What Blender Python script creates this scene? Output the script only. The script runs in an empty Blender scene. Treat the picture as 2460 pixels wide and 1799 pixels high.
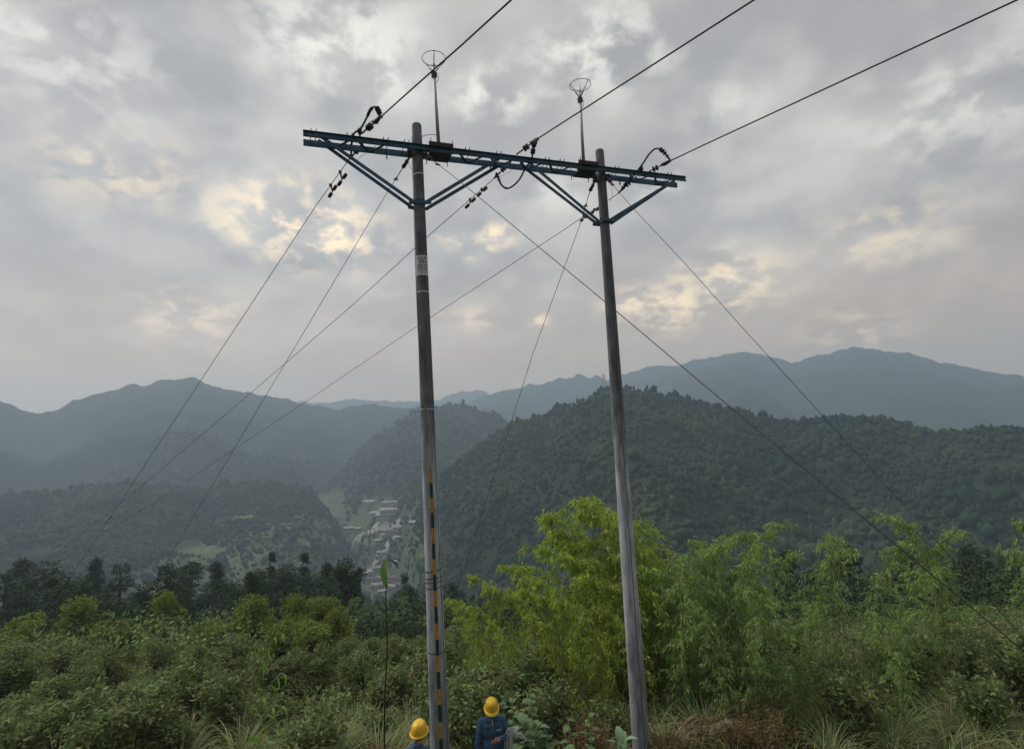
import bpy, bmesh, math, random
import numpy as np
from mathutils import Vector, Matrix

rng = np.random.default_rng(7)
random.seed(7)
col = bpy.context.scene.collection
sc = bpy.context.scene

# ------------------------------------------------------------------ camera
FPX, PITCH, ROLL = 1350.0, math.radians(5.5), math.radians(3.0)
_F = np.array([0, math.cos(PITCH), math.sin(PITCH)])
_U0 = np.array([0, -math.sin(PITCH), math.cos(PITCH)])
_R0 = np.array([1.0, 0, 0])
_U = _U0 * math.cos(ROLL) + _R0 * math.sin(ROLL)
_R = _R0 * math.cos(ROLL) - _U0 * math.sin(ROLL)
cam = bpy.data.objects.new('camera', bpy.data.cameras.new('camera'))
col.objects.link(cam)
cam.data.sensor_width = 36
cam.data.lens = FPX / 2460 * 36
cam.data.clip_start, cam.data.clip_end = 0.1, 60000
m = Matrix.Identity(4)
for i in range(3):
    m[i][0], m[i][1], m[i][2] = _R[i], _U[i], -_F[i]
cam.matrix_world = m
sc.camera = cam

# ------------------------------------------------------------------ sun and exposure
SUN_EL, SUN_AZ = math.radians(50), math.radians(-65)      # azimuth from +Y towards +X
sd = Vector((math.sin(SUN_AZ) * math.cos(SUN_EL), math.cos(SUN_AZ) * math.cos(SUN_EL), math.sin(SUN_EL)))
sun = bpy.data.objects.new('sun', bpy.data.lights.new('sun', 'SUN'))
col.objects.link(sun)
sun.data.energy = 1.5
sun.data.angle = math.radians(30)
sun.data.color = (1.0, 0.92, 0.80)
sun.rotation_euler = sd.to_track_quat('Z', 'Y').to_euler()
sc.view_settings.view_transform = 'Standard'
sc.view_settings.look = 'None'
sc.view_settings.gamma = 1
sc.view_settings.use_curve_mapping = False
sc.view_settings.exposure = 0.7
sc.cycles.volume_bounces = 3
sc.cycles.max_bounces = 6
sc.cycles.transparent_max_bounces = 8


def ray(px, py):
    d = _F + _R * (px - 1230) / FPX + _U * (899.5 - py) / FPX
    return d / d[1]


def at(px, py, Y):
    return ray(px, py) * Y


# ------------------------------------------------------------------ world: overcast dusk sky
world = bpy.data.worlds.new('World')
sc.world = world
world.use_nodes = True
nt = world.node_tree
N, L = nt.nodes, nt.links
N.clear()


def nd(t, **k):
    n = N.new(t)
    for a, b in k.items():
        if a.startswith('i_'):
            n.inputs[int(a[2:])].default_value = b
        else:
            setattr(n, a, b)
    return n


def mth(op, a, b=None, c=None, clamp=False):
    n = nd('ShaderNodeMath', operation=op, use_clamp=clamp)
    for i, v in enumerate((a, b, c)):
        if v is None:
            continue
        if hasattr(v, 'is_output'):
            L.new(v, n.inputs[i])
        else:
            n.inputs[i].default_value = v
    return n.outputs[0]


def smooth(v, a, b):
    n = nd('ShaderNodeMapRange', interpolation_type='SMOOTHSTEP')
    L.new(v, n.inputs[0])
    n.inputs[1].default_value, n.inputs[2].default_value = a, b
    return n.outputs[0]


def mixc(f, a, b):
    n = nd('ShaderNodeMix', data_type='RGBA')
    if hasattr(f, 'is_output'):
        L.new(f, n.inputs[0])
    else:
        n.inputs[0].default_value = f
    for i, v in ((6, a), (7, b)):
        if hasattr(v, 'is_output'):
            L.new(v, n.inputs[i])
        else:
            n.inputs[i].default_value = (*v, 1)
    return n.outputs[2]


tc = nd('ShaderNodeTexCoord')
sep = nd('ShaderNodeSeparateXYZ')
L.new(tc.outputs['Generated'], sep.inputs[0])
dz = mth('MAXIMUM', sep.outputs[2], 0.0)
den = mth('ADD', dz, 0.42)
cmb = nd('ShaderNodeCombineXYZ')
L.new(mth('DIVIDE', sep.outputs[0], den), cmb.inputs[0])
L.new(mth('DIVIDE', sep.outputs[1], den), cmb.inputs[1])


def noise(vec, scale, detail, rough=.55, dist=0.0, off=(0, 0, 0)):
    mp = nd('ShaderNodeMapping')
    L.new(vec, mp.inputs[0])
    mp.inputs[1].default_value = off
    n = nd('ShaderNodeTexNoise')
    L.new(mp.outputs[0], n.inputs['Vector'])
    n.inputs['Scale'].default_value = scale
    n.inputs['Detail'].default_value = detail
    n.inputs['Roughness'].default_value = rough
    n.inputs['Distortion'].default_value = dist
    return n.outputs['Fac']


P = cmb.outputs[0]
n_big = noise(P, 2.3, 3, .5, .2)
n_mid = noise(P, 6.5, 5, .5, .1, (3, 1, 0))
n_hue = noise(P, 2.6, 3, .5, 0, (9, 4, 2))
n_fine = noise(P, 15.0, 6, .55, .2, (1, 7, 3))
shade = mth('ADD', mth('MULTIPLY', n_big, .55), mth('MULTIPLY', n_mid, .45))
c = mixc(smooth(shade, .39, .62), (.236, .234, .234), (.45, .43, .39))
c = mixc(mth('MULTIPLY', smooth(n_hue, .40, .62), .35), c, (.34, .315, .302))
# low band of even haze-grey cloud
c = mixc(mth('MULTIPLY', smooth(dz, .34, .02), .92), c, (.50, .345, .205))
# thin places where the evening light comes through the cloud deck
blobs = [(775, 565, .10, 1.0, 'w'), (700, 530, .11, 1.0, 'w'), (840, 590, .05, .8, 'w'), (810, 100, .12, .8, 'c'), (900, 165, .09, .8, 'c'), (1060, 215, .06, .4, 'c'),
         (1195, 230, .075, .9, 'c'), (1225, 215, .06, .6, 'c'), (1435, 125, .11, .8, 'c'), (1140, 592, .035, 1.0, 'w'), (1195, 565, .035, .9, 'w'),
         (1085, 567, .022, .9, 'w'), (1620, 735, .08, .9, 'w'), (1540, 730, .06, .85, 'w'), (1740, 680, .09, .8, 'w'), (1150, 765, .04, .45, 'w'),
         (1075, 762, .03, .45, 'w'), (1292, 770, .02, .8, 'w'), (1570, 450, .05, .5, 'c'), (1330, 470, .06, .5, 'c'), (1750, 260, .06, .4, 'c'),
         (300, 420, .10, .4, 'w'), (2120, 560, .09, .4, 'w'), (2300, 250, .12, .5, 'c'), (150, 130, .12, .5, 'c'), (450, 760, .08, .5, 'w'), (2050, 800, .07, .5, 'w')]
for kind, colr in (('c', (.74, .71, .63)), ('w', (1.02, .80, .50))):
    acc = None
    for (bx, by, br, bs, bk) in blobs:
        if bk != kind:
            continue
        d = Vector(ray(bx, by)).normalized()
        s = nd('ShaderNodeVectorMath', operation='DISTANCE')
        sc_ = nd('ShaderNodeVectorMath', operation='MULTIPLY')
        L.new(tc.outputs['Generated'], sc_.inputs[0])
        sc_.inputs[1].default_value = (1, 1, 1.9)
        L.new(sc_.outputs[0], s.inputs[0])
        s.inputs[1].default_value = (d.x, d.y, d.z * 1.9)
        g = mth('MULTIPLY', smooth(s.outputs['Value'], br * 1.7, 0.0), bs)
        acc = g if acc is None else mth('MAXIMUM', acc, g)
    f = mth('MULTIPLY', acc, smooth(mth('ADD', mth('MULTIPLY', n_fine, .7), mth('MULTIPLY', n_mid, .3)), .44, .61))
    c = mixc(f, c, colr)
bg_c = nd('ShaderNodeBackground')
L.new(c, bg_c.inputs[0])
bg_c.inputs[1].default_value = 1.0
sky = nd('ShaderNodeTexSky', sky_type='NISHITA', sun_disc=False, sun_elevation=SUN_EL, sun_rotation=SUN_AZ)
bg_s = nd('ShaderNodeBackground')
L.new(sky.outputs[0], bg_s.inputs[0])
bg_s.inputs[1].default_value = 0.1
mx = nd('ShaderNodeMixShader')
mx.inputs[0].default_value = 0.96
L.new(bg_s.outputs[0], mx.inputs[1])
L.new(bg_c.outputs[0], mx.inputs[2])
out = nd('ShaderNodeOutputWorld')
L.new(mx.outputs[0], out.inputs[0])


# ------------------------------------------------------------------ materials
def mat(name, color, rough=.8, spec=.3, metal=0.0, var=None, scale=5.0, bump=0.0, trans=0.0, attr=None, coords='Object', stretch=(1, 1, 1), detail=6):
    """base colour, mottled with a second colour by noise; attr = colour attribute that multiplies it"""
    m = bpy.data.materials.new(name)
    m.use_nodes = True
    t = m.node_tree
    b = t.nodes['Principled BSDF']
    b.inputs['Base Color'].default_value = (*color, 1)
    b.inputs['Roughness'].default_value = rough
    b.inputs['Specular IOR Level'].default_value = spec
    b.inputs['Metallic'].default_value = metal
    csock = None
    if var or bump:
        tcn = t.nodes.new('ShaderNodeTexCoord')
        mp = t.nodes.new('ShaderNodeMapping')
        mp.inputs['Scale'].default_value = stretch
        t.links.new(tcn.outputs[coords], mp.inputs[0])
        nz = t.nodes.new('ShaderNodeTexNoise')
        nz.inputs['Scale'].default_value = scale
        nz.inputs['Detail'].default_value = detail
        nz.inputs['Roughness'].default_value = .6
        t.links.new(mp.outputs[0], nz.inputs['Vector'])
        if var:
            r = t.nodes.new('ShaderNodeValToRGB')
            r.color_ramp.elements[0].position, r.color_ramp.elements[1].position = .36, .64
            r.color_ramp.elements[0].color = (*color, 1)
            r.color_ramp.elements[1].color = (*var, 1)
            t.links.new(nz.outputs['Fac'], r.inputs[0])
            csock = r.outputs[0]
        if bump:
            bp = t.nodes.new('ShaderNodeBump')
            bp.inputs['Strength'].default_value = bump
            bp.inputs['Distance'].default_value = .02
            t.links.new(nz.outputs['Fac'], bp.inputs['Height'])
            t.links.new(bp.outputs[0], b.inputs['Normal'])
    if attr:
        a = t.nodes.new('ShaderNodeAttribute')
        a.attribute_name = attr
        mxn = t.nodes.new('ShaderNodeMix')
        mxn.data_type = 'RGBA'
        mxn.blend_type = 'MULTIPLY'
        mxn.inputs[0].default_value = 1
        if csock:
            t.links.new(csock, mxn.inputs[6])
        else:
            mxn.inputs[6].default_value = (*color, 1)
        t.links.new(a.outputs['Color'], mxn.inputs[7])
        csock = mxn.outputs[2]
    if csock:
        t.links.new(csock, b.inputs['Base Color'])
    if trans:
        tr = t.nodes.new('ShaderNodeBsdfTranslucent')
        tr.inputs[0].default_value = (*color, 1)
        if csock:
            t.links.new(csock, tr.inputs[0])
        ms = t.nodes.new('ShaderNodeMixShader')
        ms.inputs[0].default_value = trans
        t.links.new(b.outputs[0], ms.inputs[1])
        t.links.new(tr.outputs[0], ms.inputs[2])
        t.links.new(ms.outputs[0], t.nodes['Material Output'].inputs[0])
    return m


M = {}
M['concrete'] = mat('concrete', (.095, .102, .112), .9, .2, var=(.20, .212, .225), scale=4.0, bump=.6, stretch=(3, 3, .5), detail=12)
M['seam'] = mat('seam_mortar', (.10, .105, .11), .9, .2)
M['steel'] = mat('galvanised_steel', (.026, .062, .105), .6, .35, .2, var=(.055, .125, .20), scale=3, detail=10)
M['rust'] = mat('rusty_steel', (.04, .028, .028), .75, .3, .2, var=(.075, .05, .045), scale=14)
M['dark'] = mat('dark_fitting', (.045, .042, .045), .6, .4, .3, var=(.075, .065, .06), scale=20)
M['porcelain'] = mat('brown_porcelain', (.028, .021, .021), .3, .5)
M['wire'] = mat('black_conductor', (.03, .03, .033), .6, .3)
M['guy'] = mat('guy_strand', (.11, .11, .115), .55, .4, .5)
M['mast'] = mat('grey_pipe', (.36, .36, .38), .5, .4, .2, var=(.46, .46, .47), scale=5, stretch=(1, 1, .3))
M['strap'] = mat('bare_strap', (.62, .63, .64), .4, .5, .5)
M['orange'] = mat('orange_paint', (.56, .28, .02), .7, .3, var=(.40, .19, .03), scale=9)
M['green'] = mat('green_paint', (.008, .07, .04), .6, .3, var=(.012, .055, .035), scale=9)
M['cable'] = mat('yellow_green_cable', (.22, .24, .12), .6, .3)
M['plate'] = mat('white_plate', (.50, .52, .57), .5, .3, var=(.42, .44, .48), scale=14)
M['ink'] = mat('plate_lettering', (.06, .06, .08), .7, .2)
M['helmet'] = mat('yellow_helmet', (.78, .50, .03), .42, .4, var=(.66, .41, .03), scale=11)
M['jacket'] = mat('blue_workwear', (.045, .085, .17), .9, .15, var=(.07, .12, .21), scale=9, bump=.5)
M['trousers'] = mat('blue_trousers', (.03, .06, .13), .9, .15, var=(.04, .075, .16), scale=9, bump=.4)
M['skin'] = mat('skin', (.42, .22, .15), .6, .3)
M['hair'] = mat('black_hair', (.015, .012, .011), .6, .3)
M['boot'] = mat('boot', (.06, .05, .04), .7, .3)
M['white'] = mat('white_thread', (.6, .62, .66), .8, .2)
M['rope'] = mat('pale_rope', (.40, .42, .39), .85, .2, var=(.52, .53, .49), scale=60)
M['soil'] = mat('hill_ground', (.055, .045, .025), .95, .1, var=(.03, .045, .018), scale=.6)
M['forest'] = mat('forest_crowns', (.030, .055, .028), .9, .1, attr='tint', trans=.15)
M['hill_far'] = mat('hill_forest', (.022, .036, .023), .95, .1, var=(.036, .05, .03), scale=.02, detail=12)
M['bark'] = mat('bark', (.06, .045, .035), .9, .2, var=(.09, .07, .05), scale=12)
M['leaf_bamboo'] = mat('bamboo_leaf', (.31, .42, .07), .6, .25, attr='tint', trans=.45)
M['leaf_bamboo_dark'] = mat('bamboo_leaf_dark', (.235, .345, .11), .6, .25, attr='tint', trans=.4)
M['culm'] = mat('bamboo_culm', (.20, .24, .10), .5, .3)
M['leaf'] = mat('tree_leaf', (.19, .25, .10), .7, .2, attr='tint', trans=.35)
M['leaf_yellow'] = mat('yellow_green_leaf', (.19, .26, .06), .7, .2, attr='tint', trans=.4)
M['leaf_dark'] = mat('dark_leaf', (.05, .085, .04), .75, .2, attr='tint', trans=.2)
M['blade'] = mat('grass_blade', (.26, .32, .15), .7, .2, attr='tint', trans=.35)
M['straw'] = mat('straw_blade', (.38, .35, .21), .8, .2, attr='tint', trans=.3)
M['bracken'] = mat('dead_bracken', (.21, .155, .085), .9, .1, attr='tint', trans=.25)
M['broad'] = mat('broad_leaf', (.11, .18, .08), .75, .2, var=(.18, .26, .13), scale=14, bump=.6, trans=.25)
M['plume'] = mat('seed_plume', (.45, .40, .30), .9, .1, attr='tint', trans=.3)
M['wall'] = mat('house_wall', (.26, .24, .22), .9, .2, var=(.34, .33, .32), scale=.5)
M['wall_pale'] = mat('pale_wall', (.44, .45, .47), .9, .2, var=(.24, .23, .22), scale=.6)
M['roof'] = mat('grey_roof', (.12, .11, .11), .85, .2, var=(.18, .17, .165), scale=.7)
M['roof_pale'] = mat('pale_roof', (.44, .44, .46), .8, .2, var=(.22, .20, .19), scale=.4)
M['glass'] = mat('window_glass', (.03, .035, .045), .2, .5)
M['road'] = mat('road_concrete', (.40, .40, .38), .9, .2)
M['field'] = mat('field_crop', (.05, .075, .04), .95, .1, var=(.12, .15, .08), scale=.035, detail=8, stretch=(1, 2.5, 9))
M['crop'] = mat('pale_crop', (.15, .19, .10), .95, .1)


# light and shade painted into pole colour: dark upper half, pale band, darker foot
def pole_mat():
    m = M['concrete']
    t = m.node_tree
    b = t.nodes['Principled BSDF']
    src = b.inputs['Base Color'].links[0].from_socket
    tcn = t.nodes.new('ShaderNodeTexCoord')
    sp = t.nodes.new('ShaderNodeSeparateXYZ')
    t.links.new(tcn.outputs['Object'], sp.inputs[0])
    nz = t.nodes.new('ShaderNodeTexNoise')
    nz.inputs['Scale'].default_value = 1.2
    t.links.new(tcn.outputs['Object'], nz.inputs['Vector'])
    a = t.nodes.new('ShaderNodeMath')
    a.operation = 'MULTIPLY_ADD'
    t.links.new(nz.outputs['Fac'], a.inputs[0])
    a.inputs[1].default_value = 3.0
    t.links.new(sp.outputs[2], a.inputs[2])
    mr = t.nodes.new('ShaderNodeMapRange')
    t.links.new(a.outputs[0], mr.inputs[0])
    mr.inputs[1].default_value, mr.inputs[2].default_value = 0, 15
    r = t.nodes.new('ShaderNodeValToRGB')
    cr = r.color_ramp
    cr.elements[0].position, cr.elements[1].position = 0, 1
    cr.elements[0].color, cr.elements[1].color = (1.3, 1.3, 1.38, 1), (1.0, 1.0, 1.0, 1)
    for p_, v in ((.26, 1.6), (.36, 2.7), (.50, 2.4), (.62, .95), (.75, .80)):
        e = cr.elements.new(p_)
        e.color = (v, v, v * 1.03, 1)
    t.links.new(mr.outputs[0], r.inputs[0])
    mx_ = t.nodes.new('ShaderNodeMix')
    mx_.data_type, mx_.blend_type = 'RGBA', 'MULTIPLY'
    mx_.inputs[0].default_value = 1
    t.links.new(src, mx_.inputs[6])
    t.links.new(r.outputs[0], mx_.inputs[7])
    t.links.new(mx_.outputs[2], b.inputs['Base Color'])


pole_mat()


# ------------------------------------------------------------------ mesh helpers
def link_mesh(name, V, Fc, mats, parent=None, smooth_=False, idx=None, tint=None, loc=None):
    me = bpy.data.meshes.new(name)
    V = np.asarray(V, dtype=np.float32)
    off = np.array(parent.location) if (parent is not None and loc is None) else (np.array(loc) if loc is not None else np.zeros(3))
    if loc is None and parent is not None and parent.parent is not None:
        off = off + np.array(parent.parent.location)
    if parent is not None and parent.get('local'):
        off = np.zeros(3)
    V = V - off
    if isinstance(Fc, np.ndarray):
        k = Fc.shape[1]
        me.vertices.add(len(V))
        me.vertices.foreach_set('co', V.astype(np.float32).ravel())
        me.loops.add(Fc.size)
        me.loops.foreach_set('vertex_index', Fc.astype(np.int32).ravel())
        me.polygons.add(len(Fc))
        me.polygons.foreach_set('loop_start', np.arange(0, Fc.size, k, dtype=np.int32))
        me.polygons.foreach_set('loop_total', np.full(len(Fc), k, dtype=np.int32))
        me.update(calc_edges=True)
    else:
        me.from_pydata([tuple(v) for v in V.tolist()], [], Fc)
    if not isinstance(mats, (list, tuple)):
        mats = [mats]
    for mm in mats:
        me.materials.append(mm)
    if idx is not None:
        me.polygons.foreach_set('material_index', np.asarray(idx, dtype=np.int32))
    if smooth_:
        me.polygons.foreach_set('use_smooth', np.ones(len(me.polygons), dtype=bool))
    if tint is not None:
        a = me.attributes.new('tint', 'FLOAT_COLOR', 'POINT')
        T = np.ones((len(V), 4), dtype=np.float32)
        T[:, :3] = tint
        a.data.foreach_set('color', T.ravel())
    o = bpy.data.objects.new(name, me)
    col.objects.link(o)
    if parent is not None:
        o.parent = parent
    elif loc is not None:
        o.location = loc
    return o


class MB:
    def __init__(s):
        s.v, s.f, s.i = [], [], []

    def add(s, V, Fc, mi=0):
        b = len(s.v)
        s.v += [tuple(map(float, x)) for x in V]
        s.f += [tuple(int(j) + b for j in f) for f in Fc]
        s.i += [mi] * len(Fc)
        return s

    def obox(s, c, ax, mi=0):
        """box with centre c and half-axis vectors ax (3)"""
        c = np.array(c, float)
        ax = [np.array(a, float) for a in ax]
        V = [c + a * ax[0] + b * ax[1] + d * ax[2] for a in (-1, 1) for b in (-1, 1) for d in (-1, 1)]
        return s.add(V, [(0, 1, 3, 2), (4, 6, 7, 5), (0, 4, 5, 1), (2, 3, 7, 6), (0, 2, 6, 4), (1, 5, 7, 3)], mi)

    def box(s, c, size, mi=0):
        return s.obox(c, [(size[0] / 2, 0, 0), (0, size[1] / 2, 0), (0, 0, size[2] / 2)], mi)

    def bar(s, p0, p1, w, h, up=(0, 0, 1), mi=0):
        p0, p1 = np.array(p0, float), np.array(p1, float)
        d = p1 - p0
        ln = np.linalg.norm(d)
        d /= ln
        sd_ = np.cross(d, up)
        if np.linalg.norm(sd_) < 1e-4:
            sd_ = np.cross(d, (0, 1, 0))
        sd_ /= np.linalg.norm(sd_)
        u = np.cross(sd_, d)
        return s.obox((p0 + p1) / 2, [d * ln / 2, sd_ * w / 2, u * h / 2], mi)

    def rings(s, pts, radii, n=10, cap=True, mi=0, squash=None):
        pts = [np.array(p, float) for p in pts]
        V, Fc = [], []
        prev = None
        for k, p in enumerate(pts):
            t = pts[min(k + 1, len(pts) - 1)] - pts[max(k - 1, 0)]
            t = t / (np.linalg.norm(t) + 1e-12)
            if prev is None:
                a = np.cross(t, (0, 0, 1) if abs(t[2]) < .9 else (0, 1, 0))
            else:
                a = prev - t * np.dot(prev, t)
            a /= np.linalg.norm(a) + 1e-12
            prev = a
            b = np.cross(t, a)
            r = radii[k] if hasattr(radii, '__len__') else radii
            for j in range(n):
                th = 2 * math.pi * j / n
                V.append(p + (a * math.cos(th) + b * math.sin(th)) * r)
        for k in range(len(pts) - 1):
            for j in range(n):
                j2 = (j + 1) % n
                Fc.append((k * n + j, k * n + j2, (k + 1) * n + j2, (k + 1) * n + j))
        if cap:
            Fc.append(tuple(range(n))[::-1])
            Fc.append(tuple((len(pts) - 1) * n + j for j in range(n)))
        return s.add(V, Fc, mi)

    def cyl(s, p0, p1, r0, r1=None, n=12, mi=0):
        return s.rings([p0, p1], [r0, r0 if r1 is None else r1], n, True, mi)

    def lathe(s, p0, axis, prof, n=14, mi=0):
        axis = np.array(axis, float)
        axis /= np.linalg.norm(axis)
        p0 = np.array(p0, float)
        return s.rings([p0 + axis * h for h, r in prof] if False else [p0 + axis * (h + i * 1e-5) for i, (h, r) in enumerate(prof)], [max(r, 1e-4) for h, r in prof], n, True, mi)

    def ball(s, c, r, n=12, mi=0):
        rr = r if hasattr(r, '__len__') else (r, r, r)
        V, Fc = [], []
        mrow = max(4, n // 2)
        for a in range(1, mrow):
            ph = math.pi * a / mrow
            for b in range(n):
                th = 2 * math.pi * b / n
                V.append((c[0] + rr[0] * math.sin(ph) * math.cos(th), c[1] + rr[1] * math.sin(ph) * math.sin(th), c[2] + rr[2] * math.cos(ph)))
        for a in range(mrow - 2):
            for b in range(n):
                b2 = (b + 1) % n
                Fc.append((a * n + b, (a + 1) * n + b, (a + 1) * n + b2, a * n + b2))
        V.append((c[0], c[1], c[2] + rr[2]))
        V.append((c[0], c[1], c[2] - rr[2]))
        t, bt = len(V) - 2, len(V) - 1
        for b in range(n):
            Fc.append((t, b, (b + 1) % n))
            Fc.append((bt, (mrow - 2) * n + (b + 1) % n, (mrow - 2) * n + b))
        return s.add(V, Fc, mi)

    def build(s, name, mats, parent=None, smooth_=False):
        return link_mesh(name, s.v, s.f, mats, parent, smooth_, s.i)


def tag(o, label=None, cat=None, group=None, kind=None):
    if label:
        o['label'] = label
    if cat:
        o['category'] = cat
    if group:
        o['group'] = group
    if kind:
        o['kind'] = kind
    return o


def empty(name, loc, label=None, cat=None, group=None, local=False, rz=0):
    o = bpy.data.objects.new(name, None)
    col.objects.link(o)
    o.location = tuple(map(float, loc))
    o.rotation_euler = (0, 0, rz)
    if local:
        o['local'] = 1
    return tag(o, label, cat, group)


def copy_tree(o, parent=None):
    c_ = o.copy()
    col.objects.link(c_)
    if parent is not None:
        c_.parent = parent
    for ch in list(o.children):
        copy_tree(ch, c_)
    return c_


def curve_pts(ctrl, n=24):
    """Catmull-Rom through control points"""
    C = [np.array(p, float) for p in ctrl]
    C = [2 * C[0] - C[1]] + C + [2 * C[-1] - C[-2]]
    outp = []
    seg = len(C) - 3
    for k in range(seg):
        p0, p1, p2, p3 = C[k:k + 4]
        m_ = max(2, n // seg)
        for j in range(m_):
            t = j / m_
            outp.append(.5 * ((2 * p1) + (-p0 + p2) * t + (2 * p0 - 5 * p1 + 4 * p2 - p3) * t * t + (-p0 + 3 * p1 - 3 * p2 + p3) * t ** 3))
    outp.append(C[-2])
    return outp


# ------------------------------------------------------------------ terrain
def _hash(ix, iy, seed):
    h = (ix.astype(np.int64) * 374761393 + iy.astype(np.int64) * 668265263 + seed * 974634777) & 0xffffffff
    h = ((h ^ (h >> 13)) * 1274126177) & 0xffffffff
    return ((h ^ (h >> 16)) & 0xffff) / 65535.0


def vnoise(x, y, seed=0):
    x, y = np.asarray(x, float), np.asarray(y, float)
    ix, iy = np.floor(x), np.floor(y)
    fx, fy = x - ix, y - iy
    fx, fy = fx * fx * (3 - 2 * fx), fy * fy * (3 - 2 * fy)
    a, b = _hash(ix, iy, seed), _hash(ix + 1, iy, seed)
    c_, d = _hash(ix, iy + 1, seed), _hash(ix + 1, iy + 1, seed)
    return (a * (1 - fx) + b * fx) * (1 - fy) + (c_ * (1 - fx) + d * fx) * fy


def fbm(x, y, octv=4, seed=0):
    s, a, t = 0, .5, 0
    for k in range(octv):
        s = s + a * vnoise(x * 2 ** k, y * 2 ** k, seed + k)
        t += a
        a *= .5
    return s / t - .5


GY = [-400, -60, 0, 8, 9.6, 13, 18, 26, 60, 150, 500, 900, 20000]
GZ = [40, 24, -1.7, -5.95, -6.6, -7.3, -7.7, -9.8, -21, -49, -142, -160, -500]

RIDGES = [   # distance at left / right end, skyline in the photograph, near slope, far slope, relief
    dict(px=[100, 300, 520, 600, 690, 745, 775, 810, 850, 880, 940, 2000], py=[1185, 1160, 1175, 1160, 1166, 1172, 1210, 1250, 1330, 1380, 1520, 1900], R=(700, 680), sn=.22, sf=.5, amp=8, sc=60),
    dict(px=[700, 900, 960, 1000, 1056, 1120, 1180, 1252, 1306, 1340, 1374, 1415, 1448, 1525, 1612, 1700, 1770, 1900, 2060, 2250, 2460, 2800],
         py=[1700, 1480, 1350, 1225, 1155, 1095, 1045, 1007, 1007, 978, 968, 958, 929, 933, 953, 972, 992, 1015, 1000, 1040, 1030, 1000], R=(530, 470), sn=.42, sf=.5, amp=26, sc=110),
    dict(px=[600, 700, 806, 860, 904, 936, 1000, 1060, 1111, 1150, 1220, 1300, 1400], py=[1300, 1220, 1145, 1090, 1050, 1030, 990, 976, 972, 985, 1012, 1060, 1150], R=(930, 980), sn=.40, sf=.5, amp=50, sc=190),
    dict(px=[-200, 100, 300, 450, 600, 690, 741, 806, 871, 926, 980, 1040, 1100, 1160, 1240], py=[930, 985, 925, 905, 945, 956, 969, 978, 965, 969, 976, 979, 990, 1010, 1100], R=(1400, 1450), sn=.38, sf=.5, amp=70, sc=300),
    dict(px=[1080, 1111, 1176, 1252, 1328, 1405, 1459, 1503, 1568, 1634, 1700, 1770, 1900, 2050, 2200, 2460, 2800],
         py=[985, 970, 942, 928, 913, 899, 906, 893, 877, 871, 860, 841, 870, 830, 850, 905, 880], R=(2050, 2150), sn=.36, sf=.5, amp=110, sc=480),
    dict(px=[1500, 1600, 1680, 1770, 1900, 2100, 2400], py=[960, 900, 885, 868, 900, 880, 930], R=(1750, 1750), sn=.36, sf=.5, amp=90, sc=380),
    dict(px=[300, 600, 784, 871, 980, 1045, 1100, 1160, 1187, 1300, 1500, 1900, 2460], py=[985, 975, 966, 958, 961, 958, 943, 936, 950, 955, 960, 950, 960], R=(2750, 2800), sn=.25, sf=.4, amp=90, sc=900),
]
for q in RIDGES:
    th_, tz_ = [], []
    for a_, b_ in zip(q['px'], q['py']):
        d = ray(a_, b_)
        th_.append(math.atan2(d[0], d[1]))
        tz_.append(d[2] / math.hypot(d[0], d[1]))
    q['th'], q['tz'] = th_, tz_


def terrain(x, y):
    x, y = np.asarray(x, float), np.asarray(y, float)
    r = np.hypot(x, y)
    th = np.arctan2(x, y)
    H = np.interp(y, GY, GZ)
    H = H + fbm(x / 3.0, y / 3.0, 3, 5) * .5 * np.clip((y - 8) / 4, 0, 1) + fbm(x / 40, y / 40, 3, 8) * 6 * np.clip((y - 30) / 60, 0, 1)
    H = np.maximum(H, -142 + fbm(x / 120, y / 120, 3, 3) * 4)
    front = np.clip((1.9 - np.abs(th)) / .4, 0, 1)
    for k, q in enumerate(RIDGES):
        Rc = np.interp(th, [q['th'][0], q['th'][-1]], q['R'])
        zc = np.interp(th, q['th'], q['tz']) * Rc
        zc = zc + fbm(th * 60, th * 0 + k, 5, 70 + k) * Rc * .013 * np.exp(-((Rc - r) / (.035 * Rc)) ** 2)
        d = Rc - r
        rid = 1 - np.abs(fbm(x / q['sc'], y / q['sc'], 5, 20 + k)) * 2 * 2.2
        z = zc - np.where(d > 0, d * q['sn'], -d * q['sf'])
        z = z + (rid - .55) * q['amp'] * np.clip(d / (q['sc'] * .9), 0, 1)
        z = z + fbm(x / (q['sc'] * .12), y / (q['sc'] * .12), 4, 40 + k) * q['amp'] * .12
        H = np.where(front > .5, np.maximum(H, z), H)
    return H


ths = np.unique(np.concatenate([np.linspace(-.95, .95, 760), np.linspace(-math.pi, -.95, 60), np.linspace(.95, math.pi, 60)]))
rs = np.concatenate([[0.01], np.geomspace(2.0, 2950, 430)])
TH, RR = np.meshgrid(ths, rs, indexing='ij')
X, Y = RR * np.sin(TH), RR * np.cos(TH)
Z = terrain(X, Y)
nt_, nr_ = X.shape
I = np.arange(nt_ * nr_).reshape(nt_, nr_)
Q = np.stack([I[:-1, :-1], I[:-1, 1:], I[1:, 1:], I[1:, :-1]], -1).reshape(-1, 4)
cen_r = (RR[:-1, :-1]).ravel()
cen_t, cen_z = TH[:-1, :-1].ravel(), Z[:-1, :-1].ravel()
fld = (cen_r > 430) & (cen_r < 1100) & (cen_t < -.12) & (cen_t > -.6) & (cen_z < -82)
g = link_mesh('ground', np.stack([X, Y, Z], -1).reshape(-1, 3), Q, [M['soil'], M['hill_far'], M['field']], smooth_=True, idx=np.where(fld, 2, (cen_r > 45).astype(int)))
tag(g, kind='structure')


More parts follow.
